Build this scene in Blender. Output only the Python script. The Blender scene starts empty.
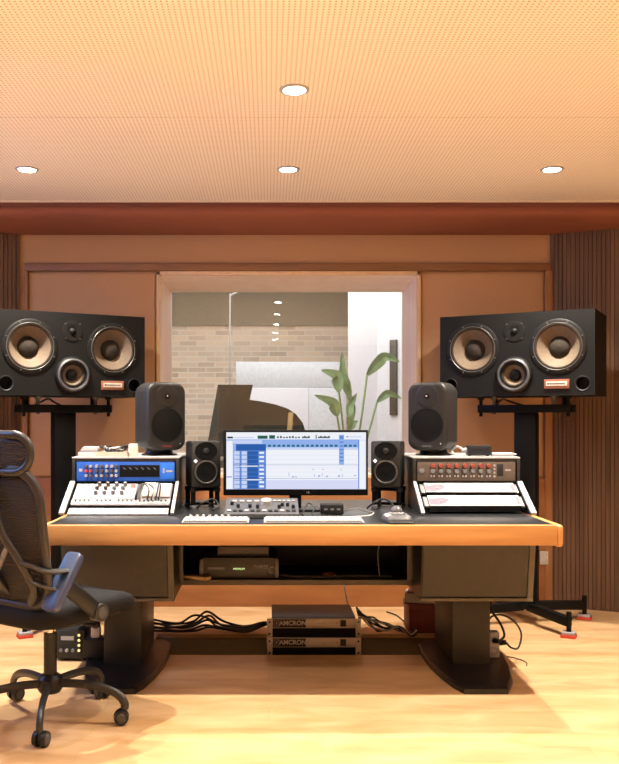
import bpy, bmesh, math, random
from mathutils import Vector, Matrix, Euler
random.seed(7)
PI = math.pi
R = math.radians
COL = bpy.context.scene.collection
F, VX, VY, H = 880.0, 269.0, 419.0, 1.2          # focal length in px, vanishing point, camera height
def PX(px, Y): return (px - VX) * Y / F            # a measured column at depth Y -> X in metres
def PZ(py, Y): return H - (py - VY) * Y / F        # a measured row at depth Y -> Z in metres

# ------------------------------------------------------------------ materials
MATS = {}
def mat(name, rgb, rough=0.5, metal=0.0, spec=0.5, var=0.08, scale=30.0, bump=0.0, bscale=200.0, coat=0.0, emit=None, estr=1.0):
    if name in MATS: return MATS[name]
    m = bpy.data.materials.new(name); m.use_nodes = True
    nt = m.node_tree; b = nt.nodes['Principled BSDF']
    b.inputs['Roughness'].default_value = rough
    b.inputs['Metallic'].default_value = metal
    b.inputs['Specular IOR Level'].default_value = spec
    b.inputs['Coat Weight'].default_value = coat
    tc = nt.nodes.new('ShaderNodeTexCoord')
    no = nt.nodes.new('ShaderNodeTexNoise'); no.inputs['Scale'].default_value = scale; no.inputs['Detail'].default_value = 3
    nt.links.new(tc.outputs['Object'], no.inputs['Vector'])
    cr = nt.nodes.new('ShaderNodeValToRGB')
    lo = [max(0, c * (1 - var)) for c in rgb]; hi = [min(1, c * (1 + var)) for c in rgb]
    cr.color_ramp.elements[0].color = (*lo, 1); cr.color_ramp.elements[1].color = (*hi, 1)
    cr.color_ramp.elements[0].position = 0.3; cr.color_ramp.elements[1].position = 0.7
    nt.links.new(no.outputs['Fac'], cr.inputs['Fac'])
    nt.links.new(cr.outputs['Color'], b.inputs['Base Color'])
    if bump:
        n2 = nt.nodes.new('ShaderNodeTexNoise'); n2.inputs['Scale'].default_value = bscale
        nt.links.new(tc.outputs['Object'], n2.inputs['Vector'])
        bp = nt.nodes.new('ShaderNodeBump'); bp.inputs['Strength'].default_value = bump; bp.inputs['Distance'].default_value = 0.002
        nt.links.new(n2.outputs['Fac'], bp.inputs['Height']); nt.links.new(bp.outputs['Normal'], b.inputs['Normal'])
    if emit:
        b.inputs['Emission Color'].default_value = (*emit, 1); b.inputs['Emission Strength'].default_value = estr
    MATS[name] = m
    return m

def glow(name, rgb, strength):
    if name in MATS: return MATS[name]
    m = bpy.data.materials.new(name); m.use_nodes = True
    nt = m.node_tree; nt.nodes.clear()
    e = nt.nodes.new('ShaderNodeEmission'); e.inputs[0].default_value = (*rgb, 1); e.inputs[1].default_value = strength
    o = nt.nodes.new('ShaderNodeOutputMaterial'); nt.links.new(e.outputs[0], o.inputs[0])
    MATS[name] = m
    return m

def wood(name, a, b_, axis='X', rough=0.4, grain=14.0, stretch=12.0, coat=0.0, planks=None, seam=0.5, spec=0.5):
    """grain stretched along an axis; planks = (length, width) lays boards with staggered joints"""
    if name in MATS: return MATS[name]
    m = bpy.data.materials.new(name); m.use_nodes = True
    nt = m.node_tree; N = nt.nodes; L = nt.links; bs = N['Principled BSDF']
    bs.inputs['Roughness'].default_value = rough; bs.inputs['Coat Weight'].default_value = coat
    bs.inputs['Specular IOR Level'].default_value = spec
    tc = N.new('ShaderNodeTexCoord'); mp = N.new('ShaderNodeMapping')
    s = [grain] * 3; s['XYZ'.index(axis)] = grain / stretch
    mp.inputs['Scale'].default_value = s
    L.new(tc.outputs['Object'], mp.inputs['Vector'])
    no = N.new('ShaderNodeTexNoise'); no.inputs['Scale'].default_value = 1.0; no.inputs['Detail'].default_value = 6; no.inputs['Distortion'].default_value = 0.6
    L.new(mp.outputs['Vector'], no.inputs['Vector'])
    cr = N.new('ShaderNodeValToRGB'); cr.color_ramp.elements[0].position = 0.3; cr.color_ramp.elements[1].position = 0.72
    cr.color_ramp.elements[0].color = (*a, 1); cr.color_ramp.elements[1].color = (*b_, 1)
    L.new(no.outputs['Fac'], cr.inputs['Fac'])
    out = cr.outputs['Color']
    if planks:
        br = N.new('ShaderNodeTexBrick')
        br.inputs['Scale'].default_value = 1.0
        br.inputs['Brick Width'].default_value = planks[0]; br.inputs['Row Height'].default_value = planks[1]
        br.inputs['Mortar Size'].default_value = 0.0012; br.inputs['Mortar Smooth'].default_value = 0.2
        br.offset = 0.37
        br.inputs['Color1'].default_value = (0.88, 0.88, 0.88, 1); br.inputs['Color2'].default_value = (1.06, 1.04, 1.02, 1)
        br.inputs['Mortar'].default_value = (seam, seam * 0.9, seam * 0.8, 1)
        L.new(tc.outputs['Object'], br.inputs['Vector'])
        mx = N.new('ShaderNodeMix'); mx.data_type = 'RGBA'; mx.blend_type = 'MULTIPLY'; mx.inputs[0].default_value = 1.0
        L.new(out, mx.inputs[6]); L.new(br.outputs['Color'], mx.inputs[7])
        out = mx.outputs[2]
    L.new(out, bs.inputs['Base Color'])
    MATS[name] = m
    return m

def ceiling_mat():
    m = bpy.data.materials.new('perforated_board'); m.use_nodes = True
    nt = m.node_tree; N = nt.nodes; L = nt.links; bs = N['Principled BSDF']
    bs.inputs['Roughness'].default_value = 0.85
    tc = N.new('ShaderNodeTexCoord')
    sc = N.new('ShaderNodeVectorMath'); sc.operation = 'MULTIPLY'; sc.inputs[1].default_value = (1 / 0.0182, 1 / 0.0182, 0)
    fr = N.new('ShaderNodeVectorMath'); fr.operation = 'FRACTION'
    sb = N.new('ShaderNodeVectorMath'); sb.operation = 'SUBTRACT'; sb.inputs[1].default_value = (0.5, 0.5, 0)
    ln = N.new('ShaderNodeVectorMath'); ln.operation = 'LENGTH'
    cr = N.new('ShaderNodeValToRGB')
    cr.color_ramp.elements[0].position = 0.165; cr.color_ramp.elements[0].color = (0.42, 0.29, 0.18, 1)
    cr.color_ramp.elements[1].position = 0.225; cr.color_ramp.elements[1].color = (0.94, 0.885, 0.80, 1)
    L.new(tc.outputs['Object'], sc.inputs[0]); L.new(sc.outputs[0], fr.inputs[0]); L.new(fr.outputs[0], sb.inputs[0])
    L.new(sb.outputs[0], ln.inputs[0]); L.new(ln.outputs['Value'], cr.inputs['Fac'])
    L.new(cr.outputs['Color'], bs.inputs['Base Color'])
    return m

def brick_mat():
    m = bpy.data.materials.new('washed_brick'); m.use_nodes = True
    nt = m.node_tree; N = nt.nodes; L = nt.links; bs = N['Principled BSDF']
    bs.inputs['Roughness'].default_value = 0.9
    tc = N.new('ShaderNodeTexCoord'); mp = N.new('ShaderNodeMapping'); mp.inputs['Rotation'].default_value = (PI / 2, 0, 0)
    L.new(tc.outputs['Object'], mp.inputs['Vector'])
    br = N.new('ShaderNodeTexBrick'); br.inputs['Scale'].default_value = 1.0
    br.inputs['Brick Width'].default_value = 0.225; br.inputs['Row Height'].default_value = 0.066
    br.inputs['Mortar Size'].default_value = 0.007; br.inputs['Bias'].default_value = -0.1
    br.inputs['Color1'].default_value = (0.78, 0.61, 0.45, 1); br.inputs['Color2'].default_value = (0.44, 0.345, 0.27, 1)
    br.inputs['Mortar'].default_value = (0.76, 0.69, 0.61, 1)
    L.new(mp.outputs['Vector'], br.inputs['Vector'])
    no = N.new('ShaderNodeTexNoise'); no.inputs['Scale'].default_value = 1.6; no.inputs['Detail'].default_value = 4
    L.new(tc.outputs['Object'], no.inputs['Vector'])
    cr = N.new('ShaderNodeValToRGB'); cr.color_ramp.elements[0].position = 0.35; cr.color_ramp.elements[1].position = 0.65
    L.new(no.outputs['Fac'], cr.inputs['Fac'])
    mx = N.new('ShaderNodeMix'); mx.data_type = 'RGBA'
    ml = N.new('ShaderNodeMath'); ml.operation = 'MULTIPLY'; ml.inputs[1].default_value = 0.5
    L.new(cr.outputs['Color'], ml.inputs[0]); L.new(ml.outputs[0], mx.inputs[0])
    L.new(br.outputs['Color'], mx.inputs[6]); mx.inputs[7].default_value = (0.72, 0.65, 0.58, 1)
    L.new(mx.outputs[2], bs.inputs['Base Color'])
    return m

def glass_mat():
    m = bpy.data.materials.new('window_glass'); m.use_nodes = True
    nt = m.node_tree; N = nt.nodes; L = nt.links; N.clear()
    fr = N.new('ShaderNodeFresnel'); fr.inputs['IOR'].default_value = 1.62
    tr = N.new('ShaderNodeBsdfTransparent'); tr.inputs[0].default_value = (0.97, 0.985, 0.975, 1)
    gl = N.new('ShaderNodeBsdfGlossy'); gl.inputs['Roughness'].default_value = 0.0
    mx = N.new('ShaderNodeMixShader'); o = N.new('ShaderNodeOutputMaterial')
    L.new(fr.outputs[0], mx.inputs[0]); L.new(tr.outputs[0], mx.inputs[1]); L.new(gl.outputs[0], mx.inputs[2]); L.new(mx.outputs[0], o.inputs[0])
    return m

def net_mat():
    """open woven chair mesh: fine threads with gaps"""
    m = bpy.data.materials.new('chair_netting'); m.use_nodes = True
    nt = m.node_tree; N = nt.nodes; L = nt.links
    bs = N['Principled BSDF']; bs.inputs['Base Color'].default_value = (0.016, 0.013, 0.011, 1); bs.inputs['Roughness'].default_value = 0.7
    tc = N.new('ShaderNodeTexCoord')
    wv = N.new('ShaderNodeTexWave'); wv.bands_direction = 'Z'; wv.inputs['Scale'].default_value = 45.0
    L.new(tc.outputs['Object'], wv.inputs['Vector'])
    mr = N.new('ShaderNodeMapRange'); mr.inputs[3].default_value = 0.78; mr.inputs[4].default_value = 0.95
    L.new(wv.outputs['Fac'], mr.inputs[0]); L.new(mr.outputs[0], bs.inputs['Alpha'])
    return m

M = dict(
    black=mat('black_paint', (0.013, 0.013, 0.014), 0.45, spec=0.3, bump=0.15),
    blackm=mat('black_steel', (0.004, 0.004, 0.004), 0.5, 0.0, spec=0.12),
    plate=mat('black_foot_steel', (0.009, 0.009, 0.009), 0.32, spec=0.45),
    pillar=mat('dark_olive_laminate', (0.030, 0.026, 0.018), 0.5),
    top=mat('black_laminate', (0.016, 0.017, 0.019), 0.30, spec=0.5),
    cab=mat('grey_brown_laminate', (0.060, 0.054, 0.042), 0.55, bump=0.1),
    cabdark=mat('charcoal_laminate', (0.018, 0.018, 0.017), 0.42),
    cabtrim=mat('olive_edge_trim', (0.12, 0.105, 0.075), 0.5),
    cavity=mat('dark_interior', (0.008, 0.009, 0.010), 0.6),
    silver=mat('brushed_silver', (0.38, 0.37, 0.37), 0.5, 0.2, spec=0.3),
    white=mat('white_enamel', (0.40, 0.395, 0.405), 0.75, spec=0.15),
    offwhite=mat('pale_grey_enamel', (0.32, 0.31, 0.32), 0.75, spec=0.15),
    beige=mat('beige_plastic', (0.50, 0.43, 0.33), 0.5),
    grey=mat('mid_grey_plastic', (0.17, 0.17, 0.18), 0.45),
    gene=mat('dark_grey_cast_metal', (0.020, 0.019, 0.018), 0.42, spec=0.3, bump=0.1),
    small=mat('anthracite_plastic', (0.014, 0.0135, 0.013), 0.45, spec=0.25),
    grille=mat('black_mesh_grille', (0.006, 0.006, 0.006), 0.6, spec=0.1, bump=0.5, bscale=900),
    cone=mat('kraft_paper_cone', (0.13, 0.092, 0.060), 0.75, var=0.1, scale=60),
    conering=mat('rubber_surround', (0.006, 0.006, 0.006), 0.5, spec=0.2),
    cap=mat('dust_cap_felt', (0.030, 0.024, 0.019), 0.85, spec=0.15),
    rimsteel=mat('dull_steel_ring', (0.10, 0.095, 0.085), 0.4, 0.4),
    spk=mat('black_speaker_vinyl', (0.008, 0.008, 0.008), 0.5, spec=0.12, bump=0.25, bscale=400),
    red=mat('red_plastic', (0.50, 0.05, 0.03), 0.5),
    dullred=mat('dull_red_cap', (0.26, 0.045, 0.03), 0.5),
    darkgrey=mat('dark_grey_plastic', (0.060, 0.060, 0.064), 0.45),
    copper=mat('copper_lacquer', (0.24, 0.085, 0.05), 0.4),
    blue=mat('royal_blue_panel', (0.018, 0.10, 0.46), 0.4),
    bluebright=mat('bright_blue_panel', (0.02, 0.17, 0.72), 0.4),  # brighter blue of the badge panel
    bronze=mat('bronze_panel', (0.105, 0.078, 0.060), 0.42),
    lilac=mat('lilac_print', (0.17, 0.15, 0.185), 0.75, spec=0.15),
    cable=mat('black_cable_rubber', (0.012, 0.012, 0.012), 0.45),
    cablew=mat('white_cable_rubber', (0.68, 0.66, 0.62), 0.5),
    steel=mat('chrome', (0.65, 0.64, 0.62), 0.2, 1.0),
    reflected_gold=mat('reflected_gold', (0.16, 0.10, 0.035), 0.45, 0.6),
    chair=mat('charcoal_nylon', (0.012, 0.012, 0.012), 0.36, spec=0.4),
    chairlt=mat('worn_grey_nylon', (0.026, 0.025, 0.024), 0.36),
    seat=mat('black_seat_fabric', (0.010, 0.010, 0.011), 0.85, spec=0.2, bump=0.3, bscale=600),
    padtop=mat('daylit_vinyl_pad', (0.032, 0.052, 0.125), 0.33, spec=0.9),  # cool daylight from the left put into the pad's colour
    fabric=mat('tan_acoustic_fabric', (0.52, 0.31, 0.165), 0.95, var=0.05, scale=250, bump=0.25, bscale=500),
    fabricup=mat('tan_upper_fabric', (0.50, 0.30, 0.155), 0.95, var=0.05, scale=250, bump=0.25, bscale=500),
    maroon=mat('rust_red_fabric', (0.28, 0.092, 0.050), 0.85, var=0.06, scale=200, bump=0.2, bscale=500),
    whitewall=mat('white_plaster', (0.60, 0.60, 0.65), 0.9, var=0.03),
    cream=mat('cream_plaster', (0.78, 0.70, 0.58), 0.9, var=0.03),
    sidewall=mat('brown_fabric_wall', (0.40, 0.28, 0.18), 0.9),
    olive=mat('olive_grey_panel', (0.24, 0.23, 0.185), 0.85),
    bluegrey=mat('pale_blue_grey_panel', (0.52, 0.54, 0.58), 0.8),
    carpet=mat('olive_carpet', (0.12, 0.10, 0.035), 0.95, bump=0.5),
    leaf=mat('leaf_green', (0.27, 0.40, 0.20), 0.5, var=0.25, scale=12),
    stem=mat('stem_green', (0.30, 0.42, 0.17), 0.5),
    terracotta=mat('grey_pot', (0.35, 0.34, 0.33), 0.7),
    piano=mat('black_lacquer', (0.045, 0.042, 0.032), 0.12, coat=0.5),
    ivory=mat('ivory_plastic', (0.58, 0.53, 0.46), 0.5),
    darkred=mat('dark_red_board', (0.16, 0.028, 0.022), 0.6),
    paper=mat('paper', (0.55, 0.52, 0.48), 0.8),
    deskwood=wood('oiled_beech', (0.40, 0.185, 0.055), (0.56, 0.29, 0.10), 'X', 0.38, 22, 14),
    deskwood2=wood('oiled_beech_end', (0.46, 0.205, 0.06), (0.58, 0.295, 0.10), 'Y', 0.38, 22, 14),
    floor=wood('bamboo_floorboards', (0.50, 0.295, 0.13), (0.70, 0.465, 0.255), 'X', 0.34, 9, 3, planks=(1.85, 0.14), seam=0.80, spec=0.4),
    wains=wood('orange_plywood', (0.27, 0.10, 0.028), (0.40, 0.16, 0.05), 'X', 0.5, 9, 6),
    rail=wood('brown_timber', (0.20, 0.09, 0.035), (0.30, 0.14, 0.058), 'X', 0.5, 16, 12),
    railv=wood('brown_timber_upright', (0.27, 0.12, 0.045), (0.38, 0.18, 0.075), 'Z', 0.5, 16, 12),
    reveal=wood('pale_pink_ash', (0.86, 0.71, 0.61), (0.93, 0.79, 0.70), 'Z', 0.55, 10, 10),
    ashedge=wood('light_ash_edge', (0.70, 0.48, 0.26), (0.80, 0.58, 0.35), 'Z', 0.5, 16, 12),
    slat=wood('walnut_slats', (0.060, 0.028, 0.013), (0.165, 0.082, 0.040), 'Z', 0.55, 30, 30),
    slatback=mat('slat_backing', (0.06, 0.03, 0.016), 0.8),
)
M['ceil'] = ceiling_mat(); M['brick'] = brick_mat(); M['glass'] = glass_mat(); M['net'] = net_mat()

# ------------------------------------------------------------------ mesh helpers
class MB:
    def __init__(self): self.bm = bmesh.new(); self.mats = []; self.cur = 0
    def use(self, m):
        if m not in self.mats: self.mats.append(m)
        self.cur = self.mats.index(m); return self
    def _mark(self, faces):
        for f in faces: f.material_index = self.cur
    def box(self, c, s, rot=None, bev=0.0, seg=2):
        r = bmesh.ops.create_cube(self.bm, size=1.0)
        vs = r['verts']
        mt = Matrix.Translation(c) @ (rot.to_matrix().to_4x4() if isinstance(rot, Euler) else (rot if rot else Matrix.Identity(4))) @ Matrix.Diagonal((*s, 1))
        bmesh.ops.transform(self.bm, matrix=mt, verts=vs)
        fs = {f for v in vs for f in v.link_faces}
        if bev:
            es = {e for v in vs for e in v.link_edges}
            r2 = bmesh.ops.bevel(self.bm, geom=list(es) + list(vs), offset=bev, segments=seg, affect='EDGES', profile=0.5)
            fs = set(r2['faces']) | {f for f in fs if f.is_valid}
        self._mark(fs); return self
    def span(self, a, b, bev=0.0):
        a, b = Vector(a), Vector(b)
        return self.box((a + b) / 2, [abs(x) for x in (b - a)], bev=bev)
    def beam(self, a, b, w, h, bev=0.0, up=(0, 0, 1)):
        """rectangular bar from a to b, w across, h along up"""
        a, b = Vector(a), Vector(b); d = b - a; y = d.normalized(); z = Vector(up)
        x = y.cross(z).normalized(); z = x.cross(y)
        mt = Matrix((x, y, z)).transposed().to_4x4()
        return self.box((a + b) / 2, (w, d.length, h), rot=mt, bev=bev)
    def ring(self, pts): return [self.bm.verts.new(p) for p in pts]
    def bridge(self, r0, r1, closed=True):
        n = len(r0); fs = []
        for i in range(n if closed else n - 1):
            j = (i + 1) % n
            try: fs.append(self.bm.faces.new((r0[i], r0[j], r1[j], r1[i])))
            except ValueError: pass
        self._mark(fs)
    def cap(self, r, flip=False):
        try: self._mark([self.bm.faces.new(list(reversed(r)) if flip else r)])
        except ValueError: pass
    def loft(self, rings, caps=True):
        rs = [self.ring(p) for p in rings]
        for a, b in zip(rs, rs[1:]): self.bridge(a, b)
        if caps: self.cap(rs[0], True); self.cap(rs[-1])
        return self
    def lathe(self, prof, origin=(0, 0, 0), axis='Z', n=32):
        """prof: (radius, height) pairs along the axis; axis F = towards -Y"""
        o = Vector(origin); rs = []
        for r, h in prof:
            pts = []
            for i in range(n):
                a = 2 * PI * i / n; c, s = math.cos(a) * max(r, 1e-5), math.sin(a) * max(r, 1e-5)
                pts.append(o + (Vector((c, s, h)) if axis == 'Z' else Vector((c, -h, s)) if axis == 'F' else Vector((h, c, s))))
            rs.append(pts)
        return self.loft(rs, caps=False)
    def cyl(self, a, b, r, r2=None, n=20):
        a, b = Vector(a), Vector(b); d = (b - a).normalized()
        u = d.orthogonal().normalized(); v = d.cross(u)
        r2 = r if r2 is None else r2
        return self.loft([[p + (u * math.cos(2 * PI * i / n) + v * math.sin(2 * PI * i / n)) * q for i in range(n)] for p, q in ((a, r), (b, r2))])
    def tube(self, pts, r, n=10, closed=False, up=None, ry=None, radii=None, smooth=0):
        pts = [Vector(p) for p in pts]
        if smooth: pts = spline(pts, smooth, closed)
        m = len(pts); rings = []; ref = None
        for i, p in enumerate(pts):
            a = pts[(i - 1) % m] if closed or i else p; b = pts[(i + 1) % m] if closed or i < m - 1 else p
            t = (b - a).normalized()
            if up is not None: z = Vector(up); x = t.cross(z).normalized(); z = x.cross(t).normalized()
            else:
                if ref is None: ref = t.orthogonal().normalized()
                x = (ref - t * ref.dot(t)).normalized(); ref = x; z = t.cross(x)
            q = r * (radii[min(len(radii) - 1, int(i / max(1, m - 1) * (len(radii) - 1) + 0.5))] if radii else 1)
            qy = q if ry is None else q * ry / r
            rings.append([p + x * math.cos(2 * PI * k / n) * q + z * math.sin(2 * PI * k / n) * qy for k in range(n)])
        rs = [self.ring(x) for x in rings]
        for a, b in zip(rs, rs[1:]): self.bridge(a, b)
        if closed: self.bridge(rs[-1], rs[0])
        else: self.cap(rs[0], True); self.cap(rs[-1])
        return self
    def prism(self, poly, h0, h1, plane='XY'):
        def q(p, h): return (p[0], p[1], h) if plane == 'XY' else (p[0], h, p[1]) if plane == 'XZ' else (h, p[0], p[1])
        return self.loft([[q(p, h0) for p in poly], [q(p, h1) for p in poly]])
    def baffle(self, x0, x1, z0, z1, holes, y):
        """flat face in XZ at depth y with round holes"""
        es = []
        def loop(pts):
            vs = [self.bm.verts.new((p[0], y, p[1])) for p in pts]
            for i in range(len(vs)): es.append(self.bm.edges.new((vs[i], vs[(i + 1) % len(vs)])))
        loop([(x0, z0), (x1, z0), (x1, z1), (x0, z1)])
        for cx, cz, r in holes: loop([(cx + r * math.cos(2 * PI * i / 40), cz + r * math.sin(2 * PI * i / 40)) for i in range(40)])
        g = bmesh.ops.triangle_fill(self.bm, use_beauty=True, use_dissolve=False, edges=es)
        self._mark([f for f in g['geom'] if isinstance(f, bmesh.types.BMFace)])
        return self
    def build(self, name, m=None, parent=None, world=False, smooth=True, angle=35):
        if m and not self.mats: self.mats = [m]
        bmesh.ops.remove_doubles(self.bm, verts=self.bm.verts, dist=1e-6)
        bmesh.ops.recalc_face_normals(self.bm, faces=self.bm.faces)
        me = bpy.data.meshes.new(name)
        for f in self.bm.faces: f.smooth = smooth
        self.bm.to_mesh(me); self.bm.free()
        for x in self.mats: me.materials.append(x)
        if smooth: me.set_sharp_from_angle(angle=R(angle))
        o = bpy.data.objects.new(name, me); COL.objects.link(o)
        if parent:
            o.parent = parent
            if world:
                mt = Matrix.Identity(4); q = parent
                while q: mt = q.matrix_basis @ mt; q = q.parent
                me.transform(mt.inverted())
        return o

def spline(pts, k, closed=False):
    """Catmull-Rom through points"""
    out = []; n = len(pts)
    for i in range(n if closed else n - 1):
        p0 = pts[(i - 1) % n] if closed or i else pts[0]; p1 = pts[i]; p2 = pts[(i + 1) % n]
        p3 = pts[(i + 2) % n] if closed or i + 2 < n else pts[-1]
        for j in range(k):
            t = j / k
            out.append(0.5 * ((2 * p1) + (p2 - p0) * t + (2 * p0 - 5 * p1 + 4 * p2 - p3) * t * t + (3 * p1 - p0 - 3 * p2 + p3) * t ** 3))
    if not closed: out.append(pts[-1].copy())
    return out

def rrect(w, h, r, n=5, cx=0, cz=0):
    """rounded rectangle outline as 2-D points"""
    pts = []
    for (sx, sz, a0) in ((1, 1, 0), (-1, 1, 90), (-1, -1, 180), (1, -1, 270)):
        for i in range(n + 1):
            a = R(a0 + 90 * i / n)
            pts.append((cx + sx * (w / 2 - r) + r * math.cos(a), cz + sz * (h / 2 - r) + r * math.sin(a)))
    return pts

def thing(name, label, cat, loc=(0, 0, 0), rz=0.0, group=None, rx=0.0):
    o = bpy.data.objects.new(name, None); COL.objects.link(o)
    o.empty_display_size = 0.05
    o.location = loc; o.rotation_euler = (rx, 0, rz)
    return tag(o, label, cat, group)
def tag(o, label, cat, group=None, kind=None):
    o['label'] = label; o['category'] = cat
    if group: o['group'] = group
    if kind: o['kind'] = kind
    return o
def struct(name, mb, m=None, parent=None, **k):
    o = mb.build(name, m, parent, **k)
    if not parent: o['kind'] = 'structure'
    return o
def dup(o, parent=None):
    c = o.copy(); COL.objects.link(c)
    if parent: c.parent = parent
    for ch in list(o.children): dup(ch, c)
    return c
def text(body, size, loc, parent, m, rot=(PI / 2, 0, 0), name='lettering', align='CENTER', bold=0.0):
    cu = bpy.data.curves.new(name, 'FONT'); cu.body = body; cu.size = size; cu.extrude = 0.0004
    cu.offset = bold; cu.align_x = align; cu.align_y = 'CENTER'
    cu.materials.append(m)
    tmp = bpy.data.objects.new(name, cu); COL.objects.link(tmp)
    dg = bpy.context.evaluated_depsgraph_get(); me = bpy.data.meshes.new_from_object(tmp.evaluated_get(dg))
    bpy.data.objects.remove(tmp)
    o = bpy.data.objects.new(name, me); COL.objects.link(o); o.parent = parent
    o.location = loc; o.rotation_euler = rot
    return o

# ------------------------------------------------------------------ room shell
YW = 5.65; ZC = 2.5; YB = 5.25               # back wall, ceiling height, front of the bulkhead
XL, XR, YN = -2.8, 3.07, -3.4                 # side walls and the wall behind the camera
CL, CR = PX(22, YW), PX(548, YW)              # corners between back wall and slatted walls
WX0, WX1, WZ0, WZ1 = PX(157, YW), PX(420, YW), 0.822, PZ(272, YW)   # window opening in the back wall
TX0, TX1, TY0, TY1 = -0.62, 0.95, 4.475, 4.91                       # cable trench in the floor

f = MB()
for a, b in (((XL, YN), (XR, TY0)), ((XL, TY1), (XR, YW + 0.1)), ((XL, TY0), (TX0, TY1)), ((TX1, TY0), (XR, TY1))):
    f.span((*a, -0.08), (*b, 0))
struct('floor', f, M['floor'], smooth=False)
struct('floor_trench', MB().span((TX0, TY0, -0.08), (TX1, TY1, -0.022)), M['carpet'], smooth=False)

ceil = MB().span((XL, YN, ZC), (XR, 3.79, ZC + 0.05)).span((XL, 3.795, ZC), (XR, YB + 0.02, ZC + 0.05))
struct('ceiling', ceil, M['ceil'], smooth=False)
# rounded fabric bulkhead between ceiling and back wall
prof = [(YB + 0.035, ZC + 0.05), (YB + 0.035, ZC - 0.004), (YB + 0.028, ZC - 0.016)]
for i in range(15):
    a = R(-60) + R(150) * i / 14
    prof.append((YB + 0.006 + (0.022 if a < 0 else 0.30) * (1 - math.cos(a)) / (0.5 if a < 0 else 1), ZC - 0.060 - (0.058 if a > 0 else 0.045) * math.sin(a)))
prof += [(YW + 0.05, ZC - 0.118), (YW + 0.05, ZC + 0.05)]
struct('trim_1', MB().prism(prof, XL, XR, 'YZ'), M['maroon'], angle=50)
struct('trim_2', MB().span((XL, YB - 0.012, ZC - 0.007), (XR, YB + 0.006, ZC)), M['cream'], smooth=False)

# back wall: fabric faces around the window, timber rails, plywood below
wb = MB()
wb.span((CL - 0.05, YW, 2.16), (CR + 0.05, YW + 0.12, ZC))
wb.span((CL - 0.05, YW, 0), (WX0, YW + 0.12, 2.16)).span((WX1, YW, 0), (CR + 0.05, YW + 0.12, 2.16)).span((WX0, YW, 0), (WX1, YW + 0.12, WZ0))
struct('wall_back', wb, M['fabricup'], smooth=False)
struct('wall_back_panel_left', MB().span((PX(30, YW), YW - 0.012, 0.835), (WX0 - 0.012, YW, 2.128), bev=0.004), M['fabric'])
struct('wall_back_panel_right', MB().span((WX1 + 0.012, YW - 0.012, 0.835), (PX(542, YW), YW, 2.128), bev=0.004), M['fabric'])
struct('trim_3', MB().span((PX(25, YW), YW - 0.035, 2.146), (PX(549, YW), YW, 2.197), bev=0.006), M['rail'])
struct('trim_4', MB().span((PX(25, YW), YW - 0.035, 0.0), (PX(29, YW), YW, 2.146), bev=0.004), M['railv'])
struct('trim_5', MB().span((PX(543.5, YW), YW - 0.035, 0.0), (PX(551, YW), YW, 2.146), bev=0.004), M['railv'])
struct('baseboard_back', MB().span((PX(27, YW), YW - 0.028, 0), (PX(545, YW), YW, 0.822), bev=0.004), M['wains'])

# window 1 into the live room: ash edge, splayed reveal, two panes
YG = 6.02
ix0, ix1, iz1, iz0 = PX(171, YG), PX(403, YG), PZ(291, YG), 0.86
edge = MB(); e = 0.024
for a, b in (((WX0, WZ1 - e), (WX1, WZ1)), ((WX0, WZ0), (WX0 + e, WZ1)), ((WX1 - e, WZ0), (WX1, WZ1)), ((WX0, WZ0), (WX1, WZ0 + e))):
    edge.span((a[0], YW - 0.03, a[1]), (b[0], YW + 0.12, b[1]), bev=0.002)
win = struct('window_1', edge, M['ashedge'])
rv = MB()
o_ = [(WX0 + e, WZ0 + e), (WX1 - e, WZ0 + e), (WX1 - e, WZ1 - e), (WX0 + e, WZ1 - e)]
i_ = [(ix0, iz0), (ix1, iz0), (ix1, iz1), (ix0, iz1)]
t_ = 0.06
oo = [(WX0 - t_, WZ0 - t_), (WX1 + t_, WZ0 - t_), (WX1 + t_, WZ1 + t_), (WX0 - t_, WZ1 + t_)]
for k in range(4):
    j = (k + 1) % 4
    rv.loft([[(o_[k][0], YW - 0.01, o_[k][1]), (o_[j][0], YW - 0.01, o_[j][1]), (i_[j][0], YG + 0.06, i_[j][1]), (i_[k][0], YG + 0.06, i_[k][1])],
             [(oo[k][0], YW + 0.13, oo[k][1]), (oo[j][0], YW + 0.13, oo[j][1]), (oo[j][0], YG + 0.06, oo[j][1]), (oo[k][0], YG + 0.06, oo[k][1])]])
rvo = struct('window_reveal', rv, M['reveal'], win, smooth=False)
struct('window_pane', MB().box(((ix0 + ix1) / 2, YG + 0.01, (iz0 + iz1) / 2), (ix1 - ix0 + 0.03, 0.006, iz1 - iz0 + 0.03)), M['glass'], win, smooth=False)

# slatted angled walls and plain side walls
def slat_wall(name, a, b):
    a, b = Vector((*a, 0)), Vector((*b, 0)); d = (b - a); n = int(d.length / 0.0255); u = d.normalized(); nn = Vector((u.y, -u.x, 0))
    if nn.y > 0: nn = -nn
    mb = MB().use(M['slatback'])
    rot = Matrix((u, nn, Vector((0, 0, 1)))).transposed().to_4x4()
    mb.box(a + d / 2 - nn * 0.03 + Vector((0, 0, 1.2)), (d.length, 0.06, 2.4), rot=rot)
    mb.use(M['slat'])
    for i in range(n):
        p = a + u * (i + 0.5) * d.length / n
        mb.box(p + nn * (0.008 + random.uniform(-0.002, 0.002)) + Vector((0, 0, 1.2)), (0.0222, 0.014, 2.4), rot=rot)
    struct(name, mb, smooth=False)
slat_wall('wall_right_slats', (CR + 0.012, YW - 0.005), (XR, YW - 0.005 - (XR - CR) * 0.45))
slat_wall('wall_left_slats', (XL, YW - 0.005 - (CL - XL) * 0.45), (CL - 0.012, YW - 0.005))
struct('wall_right', MB().span((XR, YN, 0), (XR + 0.1, YW, ZC)), M['sidewall'], smooth=False)
struct('wall_front', MB().span((XL, YN - 0.1, 0), (XR, YN, ZC)), M['sidewall'], smooth=False)
wl = MB()
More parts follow.
